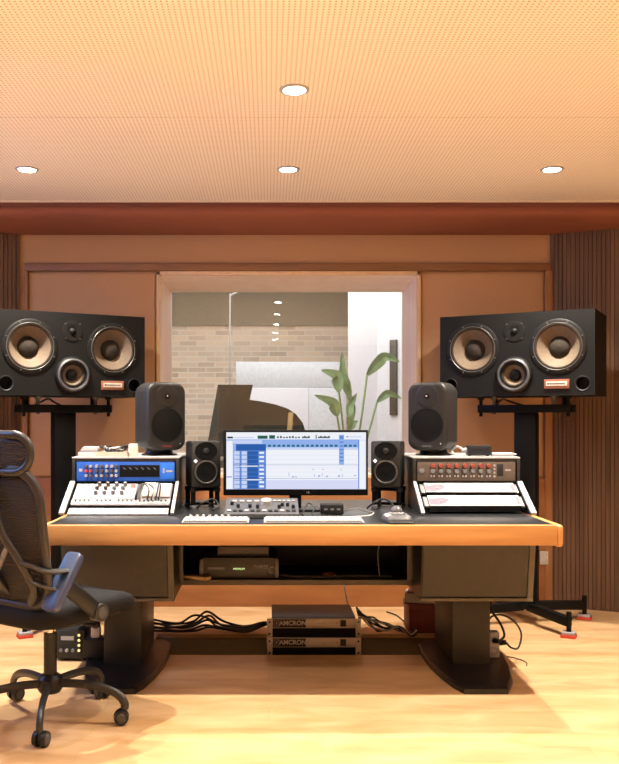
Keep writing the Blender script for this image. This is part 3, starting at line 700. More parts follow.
def nearfield(label, px, rz):
    Yf = 4.42; fx = PX(px, Yf); n = Vector((math.sin(rz), -math.cos(rz))); zb = PZ(488, Yf)
    loc = (fx - n.x * 0.09, Yf - n.y * 0.09, zb)
    t = thing('nearfield_monitor', label, 'speaker', loc, rz, 'small black nearfield speakers beside the screen')
    w, h, d = 0.152, 0.236, 0.19
    rings = []
    for y, k, r_ in ((-0.095, 0.955, 0.010), (-0.091, 0.99, 0.010), (-0.08, 1.0, 0.010), (0.06, 0.97, 0.012), (0.095, 0.90, 0.015)):
        rings.append([(x, y, z + h / 2) for x, z in rrect(w * k, h * (1 - (1 - k) * 0.7), r_, 4)])
    MB().loft(rings).build('cabinet', M['small'], t, angle=50)
    g = MB().lathe([(0.058, 0.0), (0.056, 0.0025), (0.04, 0.001), (0.020, 0.0006), (0.016, 0.002)], (0, -0.0955, h * 0.79), 'F', 32)
    for v in g.bm.verts: v.co.z = h * 0.79 + (v.co.z - h * 0.79) * 0.80
    g.build('waveguide', M['grille'], t)
    MB().lathe([(0.015, 0.002), (0.012, 0.005), (0, 0.007)], (0, -0.0955, h * 0.79), 'F', 20).build('tweeter', M['cavity'], t)
    wf = MB().lathe([(0.060, 0), (0.059, 0.004), (0.054, 0.005), (0.051, 0.003)], (0, -0.0955, h * 0.34), 'F', 36).build('woofer_ring', M['rimsteel'], t)
    MB().lathe([(0.051, 0.003), (0.035, 0.001), (0.018, 0.0005), (0, 0.003)], (0, -0.0955, h * 0.34), 'F', 36).build('woofer_cone', M['grille'], wf)
    for s in (-1, 1): MB().prism([(s * 0.068, 0.010), (s * 0.068, 0.055), (s * 0.035, 0.010)], -0.0985, -0.094, 'XZ').build('port', M['cavity'], t)
    o = MB().box((-0.054, -0.0965, h * 0.575), (0.015, 0.003, 0.015), rot=Euler((0, R(45), 0))).build('diamond_emblem', glow('emblem_white', (1, 1, 1), 0.9), t)
    # its little stand
    st = thing('speaker_stand', label.replace('small black speaker', 'tubular black desk stand under the speaker'), 'stand', (loc[0], loc[1], ZT), rz, 'tubular desk speaker stands')
    hz = zb - ZT
    for x, y in ((-0.062, -0.07), (0.062, -0.07), (-0.062, 0.07), (0.062, 0.07)):
        lg = MB().cyl((x, y, 0.008), (x, y, hz - 0.008), 0.0125, n=16).build('leg', M['blackm'], st)
        MB().lathe([(0.016, 0), (0.017, 0.012), (0.014, 0.018), (0, 0.018)], (x, y, 0), 'Z', 16).build('collar', M['grey'], lg)
        MB().lathe([(0.0, 0), (0.017, 0.0), (0.017, 0.020), (0, 0.020)], (x, y, hz - 0.020), 'Z', 16).build('collar', M['black'], lg)
    MB().tube([(-0.062, -0.07, hz - 0.010), (0.062, -0.07, hz - 0.010), (0.062, 0.07, hz - 0.010), (-0.062, 0.07, hz - 0.010)], 0.007, closed=True, n=10).build('top_frame', M['blackm'], st)
    MB().tube([(-0.062, -0.07, 0.012), (-0.062, 0.07, 0.012)], 0.008, n=10).tube([(0.062, -0.07, 0.012), (0.062, 0.07, 0.012)], 0.008, n=10).tube([(-0.062, 0.07, 0.012), (0.062, 0.07, 0.012)], 0.008, n=10).build('base_frame', M['blackm'], st)
nearfield('small black speaker just left of the wide computer screen', 206, R(16))
nearfield('small black speaker just right of the wide computer screen', 386, R(-16))

# wide screen with an audio editing session
Ym = 4.30; mx0, mx1 = PX(223.3, Ym), PX(368, Ym); mz0, mz1 = PZ(495.5, Ym), PZ(430, Ym)
mc = (mx0 + mx1) / 2
t = thing('computer_monitor', 'wide black computer screen showing a blue and white audio session', 'screen', (mc, Ym, ZT))
MB().span((mx0, Ym, mz0), (mx1, Ym + 0.03, mz1), bev=0.004).build('bezel', M['blackm'], t, world=True)
MB().span((mx0 + 0.06, Ym + 0.03, mz0 + 0.05), (mx1 - 0.06, Ym + 0.055, mz1 - 0.05), bev=0.01).build('rear_shell', M['black'], t, world=True)
MB().span((mc - 0.03, Ym + 0.05, ZT + 0.01), (mc + 0.03, Ym + 0.075, mz0 + 0.18), bev=0.004).span((mc - 0.12, Ym - 0.02, ZT), (mc + 0.12, Ym + 0.16, ZT + 0.012), bev=0.004).build('stand', M['black'], t, world=True)
text('LG', 0.012, (PX(308, Ym) - mc, -0.001, PZ(492.3, Ym) - ZT), t, M['silver'])
sc = MB()
LIT = 0.58
cols = dict(bg=(0.80, 0.84, 1.0), white=(0.92, 0.94, 1.0), pale=(0.62, 0.70, 0.95), sky=(0.30, 0.46, 0.88), mid=(0.13, 0.27, 0.70), navy=(0.03, 0.12, 0.42), teal=(0.03, 0.16, 0.26), dark=(0.03, 0.06, 0.08), line=(0.45, 0.52, 0.72), lav=(0.72, 0.74, 0.98), green=(0.02, 0.12, 0.08), faint=(0.72, 0.77, 0.93))
def sr(c, x0, y0, x1, y1, lay):
    yy = Ym - 0.0006 - lay * 0.0002
    sc.use(glow('screen_' + c, cols[c], LIT))
    vs = [sc.bm.verts.new(p) for p in ((PX(x0, Ym), yy, PZ(y1, Ym)), (PX(x1, Ym), yy, PZ(y1, Ym)), (PX(x1, Ym), yy, PZ(y0, Ym)), (PX(x0, Ym), yy, PZ(y0, Ym)))]
    sc._mark([sc.bm.faces.new(vs)])
sr('bg', 226.3, 432.3, 366, 489.2, 0)
sr('white', 226.3, 432.3, 366, 439.4, 1)
sr('sky', 226.3, 439.4, 359, 444.2, 1); sr('pale', 226.3, 440.2, 262, 443.6, 2)
sr('navy', 236, 444.2, 266, 450.5, 2); sr('sky', 266, 444.2, 359, 447.4, 1); sr('pale', 266, 447.4, 359, 449.8, 1); sr('sky', 233, 444.2, 236, 489, 1)
sr('white', 226.6, 441, 232.3, 488.6, 3); sr('mid', 226.6, 476.4, 232.3, 477.4, 4)
for k in range(19): sr('teal', 268 + k * 4.75, 444.6, 271 + k * 4.75, 446.9, 3)
sr('mid', 233.5, 450.5, 266, 489, 1)
for k in range(9):
    y = 451.2 + k * 4.2
    sr('pale', 234.2, y, 239.6, y + 3.5, 2); sr('pale', 241.6, y, 246.8, y + 3.5, 2); sr('navy', 247.6, y, 258.0, y + 3.9, 2); sr('white', 259.3, y + 0.6, 264.0, y + 2.6, 2)
    sr('faint', 266.5, y + 3.9, 357, y + 4.2, 2)
sr('white', 266.2, 449.8, 358, 480, 1); sr('lav', 266.2, 480, 358, 489.2, 1)
for y in (464.6, 478.2): sr('navy', 233.5, y, 266, y + 0.7, 4); sr('line', 266, y, 358, y + 0.6, 4)
sr('white', 240.5, 465.6, 258, 466.6, 4); sr('white', 247, 479.2, 262, 480.2, 4)
sr('white', 359.2, 441, 364.8, 488.6, 3); sr('mid', 358.2, 440, 359.2, 489, 3)
sr('sky', 339, 434.8, 344, 464.5, 6); sr('mid', 339.6, 436, 343.4, 439, 7)
for k in range(6): sr('mid', 339.6, 441.5 + k * 3.7, 343.4, 443 + k * 3.7, 7)
sr('green', 257.6, 435.6, 267.6, 438.8, 3); sr('green', 269.2, 435.2, 275, 438.8, 3)
for x in list(range(277, 300, 3)) + [302, 304, 306, 308, 318, 320, 322, 324, 326, 328]: sr('dark', x, 436.0 + (x % 4) * 0.3, x + 1.8, 438.2, 3)
sr('dark', 315.6, 434.8, 316.6, 439, 3); sr('dark', 227.4, 436.6, 233, 438.4, 3); sr('pale', 234, 437, 254, 438.2, 3); sr('mid', 346.5, 436, 348, 437.4, 3); sr('faint', 349, 436, 361, 437.6, 3)
for x, y, hh in ((288.6, 472.5, 4), (292, 476, 1.5), (295, 476.5, 1), (314, 474, 3), (318, 475, 2), (322, 473, 3), (326, 475.5, 1.6), (338, 475, 2), (342, 474, 3), (354, 475, 1.2), (312, 469, 0.8), (322, 469, 0.8), (340, 469.4, 0.8)):
    sr('line', x, y, x + 0.7 + (hh < 3) * 1.4, y + hh, 5)
sc.build('session_image', None, t, world=True, smooth=False)

# control surface in front of the screen
X0, X1 = PX(224.5, 4.0), PX(299, 4.0)
t = thing('control_surface', 'slanted grey control surface with one big silver dial below the screen', 'controller', ((X0 + X1) / 2, 3.985, ZT))
hw = (X1 - X0) / 2
MB().prism([(0, 0.004), (0, 0.020), (0.235, 0.072), (0.235, 0.004)], -hw, hw, 'YZ').build('body', M['darkgrey'], t, smooth=False)
sa = math.atan2(0.052, 0.235)
def on(x, v, dz=0.0): return Vector((x, v * math.cos(sa) - dz * math.sin(sa), 0.020 + v * math.sin(sa) + dz * math.cos(sa)))
rotm = Euler((sa, 0, 0))
def knob_on(x, v, r, h, m, name='knob'):
    o = MB().lathe([(r, 0), (r, h * 0.8), (r * 0.85, h), (0, h)], (0, 0, 0), 'Z', 24).build(name, m, t); o.location = on(x, v); o.rotation_euler = (sa, 0, 0)
knob_on(0.020, 0.150, 0.026, 0.024, M['silver'], 'jog_dial')
for x, v in ((-0.11, 0.10), (-0.055, 0.10), (0.095, 0.12), (0.12, 0.12), (0.08, 0.09), (0.145, 0.09), (-0.14, 0.14), (-0.02, 0.09)): knob_on(x, v, 0.008, 0.016, M['black'])
for i in range(4): MB().box(on(-0.13 + i * 0.035, 0.185, 0.003), (0.022, 0.022, 0.006), rot=rotm, bev=0.002).build('key', M['offwhite'], t)
for i in range(5): MB().box(on(0.06 + i * 0.022, 0.19, 0.003), (0.015, 0.016, 0.006), rot=rotm, bev=0.002).build('key', M['offwhite'], t)
for i in range(12): MB().box(on(-0.15 + i * 0.027, 0.045, 0.003), (0.019, 0.020, 0.006), rot=rotm, bev=0.002).build('key', M['black'] if i % 3 else M['silver'], t)

# keyboards
def keyboard(name, label, xa_, xb_, ya, yb, rows, ncol):
    t = thing(name, label, 'keyboard', ((xa_ + xb_) / 2, (ya + yb) / 2, ZT))
    w, d = xb_ - xa_, yb - ya
    MB().prism([(-d / 2, 0.002), (-d / 2, 0.006), (d / 2, 0.012), (d / 2, 0.002)], -w / 2, w / 2, 'YZ').build('case', M['silver'], t)
    k = MB(); pw, pd = (w - 0.012) / ncol, (d - 0.012) / rows
    for i in range(rows):
        for j in range(ncol):
            y = -d / 2 + 0.006 + (i + 0.5) * pd
            k.box((-w / 2 + 0.006 + (j + 0.5) * pw, y, 0.0105 + (y + d / 2) / d * 0.006), (pw - 0.0025, pd - 0.0025, 0.004))
    k.build('keys', M['white'], t, smooth=False)
    return t
keyboard('computer_keyboard', 'long white computer keyboard lying centre front on the black desktop', PX(264, 3.86), PX(363, 3.86), 3.79, 3.935, 6, 20)
t = keyboard('pad_controller', 'shorter white keyboard with small knobs along its back, left on desktop', PX(183, 3.86), PX(249, 3.86), 3.79, 3.925, 4, 12)
for i in range(7): MB().cyl((-0.115 + i * 0.028, 0.056, 0.012), (-0.115 + i * 0.028, 0.056, 0.026), 0.008, 0.006, n=14).build('knob', M['white'], t)

# trackball
t = thing('trackball', 'silver and black trackball mouse at the front right of the desktop', 'mouse', (PX(397, 3.87), 3.87, ZT), R(4))
MB().loft([[(x * k, y * k + 0.008, z) for x, y in rrect(0.118, 0.16, 0.03, 5)] for z, k in ((0.002, 0.97), (0.010, 1.0), (0.020, 0.94), (0.030, 0.78), (0.036, 0.55))]).build('body', M['darkgrey'], t, angle=60)
MB().loft([[(x * k, y * k - 0.09, z) for x, y in rrect(0.11, 0.05, 0.015, 5)] for z, k in ((0.002, 1.0), (0.008, 1.0), (0.011, 0.9))]).build('wrist_rest', M['black'], t)
MB().lathe([(0.027 * math.sin(PI * i / 12), 0.042 - 0.027 * math.cos(PI * i / 12)) for i in range(13)], (0, 0.015, 0), 'Z', 28).build('ball', mat('grey_ball', (0.10, 0.10, 0.11), 0.15), t)
for s in (-1, 1): MB().box((s * 0.042, 0.0, 0.028), (0.022, 0.09, 0.008), rot=Euler((0, s * R(28), 0)), bev=0.003).build('button', M['silver'], t)
MB().lathe([(0.031, 0.036), (0.034, 0.038), (0.031, 0.041)], (0, 0.015, 0), 'Z', 28).build('scroll_ring', M['silver'], t)

# small black hub and cable tangle by the screen foot
t = thing('usb_hub', 'small black box on the desktop under the right half of the screen', 'box', (PX(332, 4.14), 4.16, ZT))
MB().box((0, 0, 0.028), (0.108, 0.07, 0.046), bev=0.004).build('case', M['black'], t)
for x in (-0.03, 0.0, 0.03): MB().box((x, -0.0355, 0.028), (0.016, 0.003, 0.008)).build('port', M['grey'], t)
for x in (-0.04, 0.04): MB().cyl((x, 0, 0), (x, 0, 0.006), 0.006, n=12).build('foot', M['grey'], t)
def cable(label, pts, r=0.004, m=None, group='loose cables', smooth=8):
    o = MB().tube(pts, r, smooth=smooth, n=8).build('cable', m or M['cable']); tag(o, label, 'cable', group); return o
cable('thin black lead coiled beside the control surface', [(0.155, 4.10, ZT + 0.004), (0.17, 4.16, ZT + 0.03), (0.19, 4.20, ZT + 0.05), (0.215, 4.17, ZT + 0.03), (0.20, 4.10, ZT + 0.004), (0.23, 4.06, ZT + 0.004), (0.26, 4.12, ZT + 0.004)])
cable('thin white lead crossing the desktop below the screen', [(0.16, 4.02, ZT + 0.003), (0.24, 4.00, ZT + 0.003), (0.36, 4.03, ZT + 0.003), (0.46, 4.08, ZT + 0.003), (0.50, 4.20, ZT + 0.003)], 0.0025, M['cablew'])
cable('grey lead running from the black box to the right stand', [(0.36, 4.16, ZT + 0.02), (0.41, 4.15, ZT + 0.03), (0.45, 4.20, ZT + 0.015), (0.50, 4.22, ZT + 0.004)], 0.003, M['grey'])
cable('black loop of lead inside the right desk stand', [(0.49, 4.40, ZT + 0.005), (0.53, 4.38, ZT + 0.04), (0.58, 4.41, ZT + 0.05), (0.62, 4.38, ZT + 0.02), (0.60, 4.33, ZT + 0.005)], 0.005)
cable('black loop of lead inside the left desk stand', [(-0.36, 4.40, ZT + 0.005), (-0.33, 4.37, ZT + 0.035), (-0.28, 4.41, ZT + 0.05), (-0.25, 4.36, ZT + 0.02), (-0.28, 4.33, ZT + 0.005)], 0.005)

# things lying on the left rack
YO = 4.52
t = thing('note_pad_stack', 'stack of white pads at the outer end of the left rack top', 'pads', (PX(92, YO), YO - 0.06, ZR), R(6))
for i, (w, d, h) in enumerate(((0.10, 0.14, 0.022), (0.085, 0.13, 0.016), (0.075, 0.10, 0.010))):
    MB().box((0.004 * i, 0, sum((0.022, 0.016, 0.010)[:i]) + h / 2), (w, d, h - 0.001), bev=0.002).build('pad', M['paper'] if i != 1 else M['offwhite'], t)
t = thing('cable_tray', 'shallow beige tray heaped with tangled cables on the left rack', 'tray', (PX(116, YO), YO - 0.06, ZR), R(-3))
MB().span((-0.085, -0.07, 0), (0.085, 0.07, 0.006), bev=0.002).span((-0.085, -0.07, 0.004), (0.085, -0.064, 0.024)).span((-0.085, 0.064, 0.004), (0.085, 0.07, 0.024)).span((-0.085, -0.07, 0.004), (-0.079, 0.07, 0.024)).span((0.079, -0.07, 0.004), (0.085, 0.07, 0.024)).build('tray', M['beige'], t)
for i in range(5):
    a0 = random.uniform(0, 6); pts = []
    for j in range(12):
        a = a0 + j * 0.9; rr = random.uniform(0.02, 0.055)
        pts.append((rr * 1.3 * math.cos(a), rr * math.sin(a) * 0.8, 0.016 + random.uniform(0, 0.035)))
    o = MB().tube(pts, 0.0035, smooth=5, n=7).build('coiled_cable', M['cablew'] if i == 3 else M['cable']); o.location = (PX(116, YO), YO - 0.06, ZR)
    tag(o, 'loose %s lead tangled in the beige tray on the left rack' % ('white' if i == 3 else 'black'), 'cable', 'leads in the beige tray')
t = thing('power_adaptor', 'ivory rounded adaptor beside the left grey monitor speaker', 'adaptor', (PX(136, YO), YO - 0.09, ZR), R(10))
MB().loft([[(x * k, y * k, z) for x, y in rrect(0.05, 0.055, 0.016, 5)] for z, k in ((0, 0.95), (0.006, 1), (0.055, 0.95), (0.064, 0.8))]).build('body', M['ivory'], t, angle=50)
MB().cyl((-0.02, 0, 0.05), (-0.05, 0, 0.052), 0.008, n=12).build('plug', M['black'], t)
# things lying on the right rack
t = thing('interface_box', 'small black box with cable plugged in on the right rack', 'box', (PX(476, YO), YO - 0.05, ZR), R(-4))
MB().box((0, 0, 0.030), (0.115, 0.09, 0.05), bev=0.004).build('case', M['black'], t)
MB().cyl((-0.058, 0, 0.03), (-0.085, 0.0, 0.028), 0.014, 0.010, n=14).build('white_plug', M['white'], t)
for x in (-0.045, 0.045): MB().cyl((x, 0, 0), (x, 0, 0.007), 0.008, n=12).build('foot', M['grey'], t)
o = MB().cyl((0, 0, 0), (0.10, 0.0, 0), 0.010, n=16).cyl((0.10, 0, 0), (0.125, 0, 0), 0.008, 0.003, n=16).build('marker_pen', M['white']); o.location = (PX(487.5, YO), YO - 0.085, ZR + 0.0102); tag(o, 'white marker pen lying on the right rack beside the black box', 'pen')
cable('pale lead curling over the right rack behind the round speaker', [(PX(464, 4.47), 4.47, ZR + 0.03), (PX(459, 4.5), 4.55, ZR + 0.045), (PX(456, 4.5), 4.62, ZR + 0.02), (PX(461, 4.5), 4.68, ZR + 0.006)], 0.006, M['cablew'])

# ------------------------------------------------------------------ gear on the hanging shelf
t = thing('rack_preset_unit', 'dark wide unit lettered PREMIUM and THREE on the hanging shelf', 'audio gear', (PX(239, 4.42), 4.42, 0.395))
MB().span((-0.19, 0, 0.006), (0.19, 0.30, 0.108), bev=0.003).build('case', M['cab'], t)
for s in (-1, 1): MB().box((s * 0.188, -0.004, 0.055), (0.022, 0.012, 0.095), bev=0.002).build('ear', M['rimsteel'], t)
text('THREE', 0.026, (0.11, -0.002, 0.062), t, M['offwhite'])
text('PREMIUM', 0.014, (0.0, -0.002, 0.052), t, glow('legend_glow', (0.75, 0.95, 0.35), 0.8))
MB().box((-0.115, -0.001, 0.055), (0.085, 0.002, 0.012)).build('emblem', M['grey'], t)
MB().lathe([(0.014, 0.0), (0.016, 0.002), (0.018, 0.0)], (0.165, 0, 0.045), 'F', 18).build('emblem', M['offwhite'], t)
for x in (-0.15, 0.15): MB().cyl((x, 0.05, 0), (x, 0.05, 0.007), 0.012, n=12).build('foot', M['black'], t)
t = thing('patch_box', 'shallow dark box stacked on the lettered unit of the hanging shelf', 'audio gear', (PX(245, 4.46), 4.46, 0.5035))
MB().span((-0.14, 0, 0), (0.12, 0.22, 0.05), bev=0.003).build('case', M['bronze'], t)
MB().span((-0.14, -0.003, 0.004), (0.12, 0.0, 0.012)).build('front_strip', M['black'], t)
t = thing('timber_slat', 'short pale slatted timber piece on the left end of the shelf', 'board', (PX(197, 4.36), 4.43, 0.399), R(-28))
MB().box((0, -0.02, 0.008), (0.15, 0.05, 0.016), bev=0.002).build('slat', M['ashedge'], t)
o = MB().loft([[(x * k, y * k, z) for x, y in rrect(0.075, 0.05, 0.022, 5)] for z, k in ((0, 0.7), (0.008, 1), (0.018, 0.85), (0.024, 0.4))]).build('copper_lid', M['copper'], angle=60); o.location = (PX(329, 4.5), 4.5, 0.395); tag(o, 'copper coloured rounded lid lying alone on the hanging shelf', 'lid')
cable('dark lead lying along the hanging shelf', [(0.05, 4.52, 0.400), (0.16, 4.47, 0.400), (0.30, 4.46, 0.400), (0.45, 4.49, 0.400), (0.62, 4.46, 0.400)], 0.006, M['grey'])
cable('pale lead dangling from the desktop above the shelf', [(0.56, 4.45, 0.655), (0.565, 4.44, 0.60), (0.55, 4.45, 0.52), (0.56, 4.46, 0.402)], 0.002, M['offwhite'])

# ------------------------------------------------------------------ amplifiers on the floor
YA = 4.525; xa0, xa1 = PX(267, YA), PX(361, YA); xm = (xa0 + xa1) / 2; aw = xa1 - xa0
for k, lab in ((0, 'lower of the two stacked silver-fronted rack amplifiers under the desk'), (1, 'upper of the two stacked silver-fronted rack amplifiers under the desk')):
    z0 = -0.022 + k * 0.0985
    t = thing('rack_amplifier', lab, 'amplifier', (xm, YA, z0), 0, 'stacked rack amplifiers')
    MB().span((-aw / 2 + 0.025, 0.006, 0.002), (aw / 2 - 0.025, 0.345, 0.0975), bev=0.002).build('case', M['black'], t)
    MB().span((-aw / 2 + 0.026, 0.0, 0.048), (aw / 2 - 0.026, 0.008, 0.0965), bev=0.001).build('silver_panel', mat('champagne_panel', (0.42, 0.37, 0.31), 0.4, 0.3), t)
    MB().span((-aw / 2 + 0.026, 0.002, 0.003), (aw / 2 - 0.026, 0.008, 0.047)).build('grille', M['grille'], t)
    for s in (-1, 1):
        e_ = MB().span((s * aw / 2 - s * 0.028, -0.004, 0.003), (s * aw / 2, 0.008, 0.0965), bev=0.001).build('ear', mat('champagne_panel', (0.42, 0.37, 0.31), 0.4, 0.3), t)
        for z in (0.02, 0.08): MB().lathe([(0, 0.004), (0.005, 0.004), (0.006, 0)], (s * (aw / 2 - 0.013), -0.003, z), 'F', 10).build('screw', M['black'], e_)
    b_ = MB().span((-aw / 2 + 0.030, -0.003, 0.052), (-aw / 2 + 0.200, 0.002, 0.094), bev=0.001).build('logo_plate', M['black'], t)
    MB().tube([(-aw / 2 + 0.036, -0.004, 0.060), (-aw / 2 + 0.062, -0.004, 0.060), (-aw / 2 + 0.062, -0.004, 0.087), (-aw / 2 + 0.036, -0.004, 0.087)], 0.002, closed=True, n=6).box((-aw / 2 + 0.049, -0.004, 0.0735), (0.008, 0.002, 0.012)).build('emblem', M['offwhite'], b_)
    text('AMCRON', 0.032, (-aw / 2 + 0.133, -0.0035, 0.0735), b_, M['white'], bold=0.0010)
    MB().span((0.135, -0.004, 0.056), (0.165, 0.002, 0.090), bev=0.002).build('power_switch', M['black'], t)
    for x in (0.025, 0.055, 0.118): MB().lathe([(0.004, 0), (0.003, 0.003), (0, 0.003)], (x, 0, 0.073), 'F', 10).build('indicator', M['red'] if x > 0.1 else M['offwhite'], t)

# cables on the floor behind the feet
zl = 0.009
for i in range(6):
    y0 = 4.93 + 0.02 * i; x0 = PX(158, 4.9)
    q = random.uniform
    cable(['black cable in the bundle between left foot and amplifiers'][0],
          [(x0 - 0.05, y0 - 0.02, 0.02 + 0.02 * (i % 3)), (x0 + 0.10, y0 - 0.03 * (i % 2), 0.010 + 0.006 * i), (PX(192 + 5 * q(-1, 1), y0), y0 + 0.03 * q(-1, 1), 0.016 + 0.012 * i * q(0.4, 1)), (PX(207 + 4 * q(-1, 1), y0), y0 + 0.02, 0.03 + 0.018 * i * q(0.3, 1)),
           (PX(222 + 4 * q(-1, 1), y0), y0 + 0.02 * q(-1, 1), 0.022 + 0.006 * i * q(0, 1)), (PX(246, y0), y0 - 0.03, 0.015 + 0.006 * i * q(0.2, 1)), (PX(262, 4.9), 4.93, 0.04 + 0.004 * i), (PX(272, 4.9), 4.93, 0.06)], 0.0065, None, 'cable bundle left of the amplifiers')
for i in range(7):
    pts = [(PX(362, 4.9) - 0.02, 4.90 + 0.02 * i, 0.09 + 0.006 * i), (PX(372 + 3 * q(-1, 1), 4.9), 4.93 + 0.04 * q(-1, 1), 0.085 - 0.01 * i * q(0.2, 1)), (PX(385 + 5 * q(-1, 1), 4.9), 4.95 + 0.05 * q(-1, 1), 0.055 - 0.007 * i), (PX(400, 4.9), 4.94, 0.012 + 0.004 * i), (PX(408, 4.9), 4.89 - 0.01 * i, 0.012), (PX(413, 4.9), 4.84 - 0.01 * i, 0.03 + 0.01 * (i % 3))]
    cable('%s cable running from the amplifiers to the right foot' % ('pale' if i in (1, 5) else 'black'), pts, 0.0055, M['cablew'] if i in (1, 5) else None, 'cable bundle right of the amplifiers')
cable('thin black lead drooping over the plywood above the amplifiers', [(PX(342, 5.6), 5.60, 0.33), (PX(344, 5.5), 5.58, 0.20), (PX(348, 5.4), 5.45, 0.07), (PX(355, 5.2), 5.20, 0.006)], 0.004)
cable('thin black lead drooping over the plywood near the red box', [(PX(390, 5.3), 5.45, 0.006), (PX(398, 5.3), 5.35, 0.006), (PX(407, 5.1), 5.15, 0.006), (PX(412, 5.0), 5.0, 0.006)], 0.004)

# red box with an open white book on it
t = thing('storage_box', 'dark red box standing on the floor behind the right foot', 'box', (0.89, 5.025, 0))
MB().span((-0.105, -0.10, 0.0), (0.10, 0.10, 0.135), bev=0.004).build('body', M['darkred'], t)
MB().span((-0.109, -0.104, 0.120), (0.104, 0.104, 0.158), bev=0.004).build('box_lid', M['darkred'], t)
t = thing('paper_book', 'thick white-paged book lying on the dark red box', 'book', (0.878, 5.02, 0.1585), R(-14))
MB().box((0, 0, 0.031), (0.195, 0.15, 0.052), bev=0.001).build('pages', M['paper'], t)
MB().box((0, 0, 0.0025), (0.20, 0.16, 0.005)).box((0.01, 0.01, 0.0595), (0.19, 0.15, 0.005)).build('cover', M['darkred'], t)

# power adaptor tower with lead on the right foot plate
t = thing('power_strip', 'upright white power adaptor beside the right desk foot column', 'adaptor', (PX(494.5, 4.3), 4.33, 0.0315))
MB().box((0, 0, 0.063), (0.055, 0.05, 0.126), bev=0.006).build('body', M['white'], t)
for z in (0.035, 0.085): MB().lathe([(0.018, 0), (0.018, 0.003), (0.014, 0.003), (0.012, 0), (0, 0)], (0, -0.0245, z), 'F', 18).build('socket', M['offwhite'], t)
MB().cyl((0.028, -0.01, 0.07), (0.060, -0.02, 0.075), 0.014, 0.012, n=14).build('plug', M['black'], t)
MB().cyl((0.0, -0.025, 0.085), (0.015, -0.055, 0.088), 0.013, 0.010, n=14).build('plug', M['black'], t)
px0 = Vector((PX(494.5, 4.3), 4.33, 0.03))
cable('black lead looping in a ring beside the right foot', [px0 + Vector(p) for p in ((0.06, -0.02, 0.075), (0.085, -0.02, 0.05), (0.125, 0.0, 0.045), (0.145, 0.02, 0.11), (0.11, 0.03, 0.17), (0.05, 0.03, 0.20), (0.0, 0.03, 0.19), (-0.02, 0.04, 0.15))], 0.005)
cable('short black lead hanging behind the white adaptor', [px0 + Vector(p) for p in ((0.015, -0.055, 0.09), (0.04, -0.06, 0.12), (0.03, -0.02, 0.17), (0.0, 0.03, 0.22), (-0.01, 0.06, 0.26), (-0.02, 0.08, 0.315))], 0.006)
cable('thin lead curling on the floor right of the right foot', [(1.20, 4.43, 0.005), (1.235, 4.40, 0.004), (1.265, 4.33, 0.004), (1.25, 4.27, 0.004)], 0.0025, M['bronze'])

# small black amplifier behind the chair
Yv = 4.36; t = thing('power_supply', 'small black floor unit with knobs and amber lamps behind the chair', 'audio gear', (-0.985, Yv, 0), R(-4))
MB().span((-0.075, 0.0, 0.010), (0.075, 0.18, 0.158), bev=0.004).build('case', M['black'], t)
MB().span((-0.070, -0.004, 0.016), (0.070, 0.002, 0.152), bev=0.002).build('front_panel', M['cavity'], t)
for i in range(3): MB().lathe([(0.009, 0), (0.008, 0.010), (0, 0.010)], (-0.045 + i * 0.03, -0.004, 0.055), 'F', 14).build('knob', M['offwhite'] if i == 1 else M['grey'], t)
MB().span((-0.045, -0.006, 0.105), (0.02, -0.003, 0.125)).build('label_plate', M['offwhite'], t)
amber = glow('amber_lamp', (1.0, 0.75, 0.25), 0.9)
for z in (0.13, 0.105, 0.08, 0.055): MB().lathe([(0.007, 0), (0.006, 0.004), (0, 0.004)], (0.045, -0.004, z), 'F', 12).build('lamp', amber, t)
for x, y in ((-0.06, 0.02), (0.06, 0.02), (-0.06, 0.16), (0.06, 0.16)): MB().cyl((x, y, 0), (x, y, 0.011), 0.010, n=10).build('foot', M['grey'], t)
Yv2 = 4.34
t = thing('mains_plug', 'white plug hanging on black leads beside the small floor unit', 'plug', (PX(96, Yv2), Yv2, 0.0315))
MB().box((0, 0, 0.118), (0.045, 0.04, 0.052), bev=0.006).build('body', M['ivory'], t)
MB().cyl((0, 0, 0.14), (0, 0, 0.25), 0.022, 0.014, n=14).build('strain_relief', M['black'], t)
MB().tube([(0, 0, 0.25), (0.01, 0, 0.30), (0.03, 0.04, 0.36), (0.02, 0.10, 0.40)], 0.008, smooth=6, n=8).build('lead', M['cable'], t)
MB().box((0, 0, 0.046), (0.11, 0.09, 0.092), bev=0.004).build('block', M['black'], t)

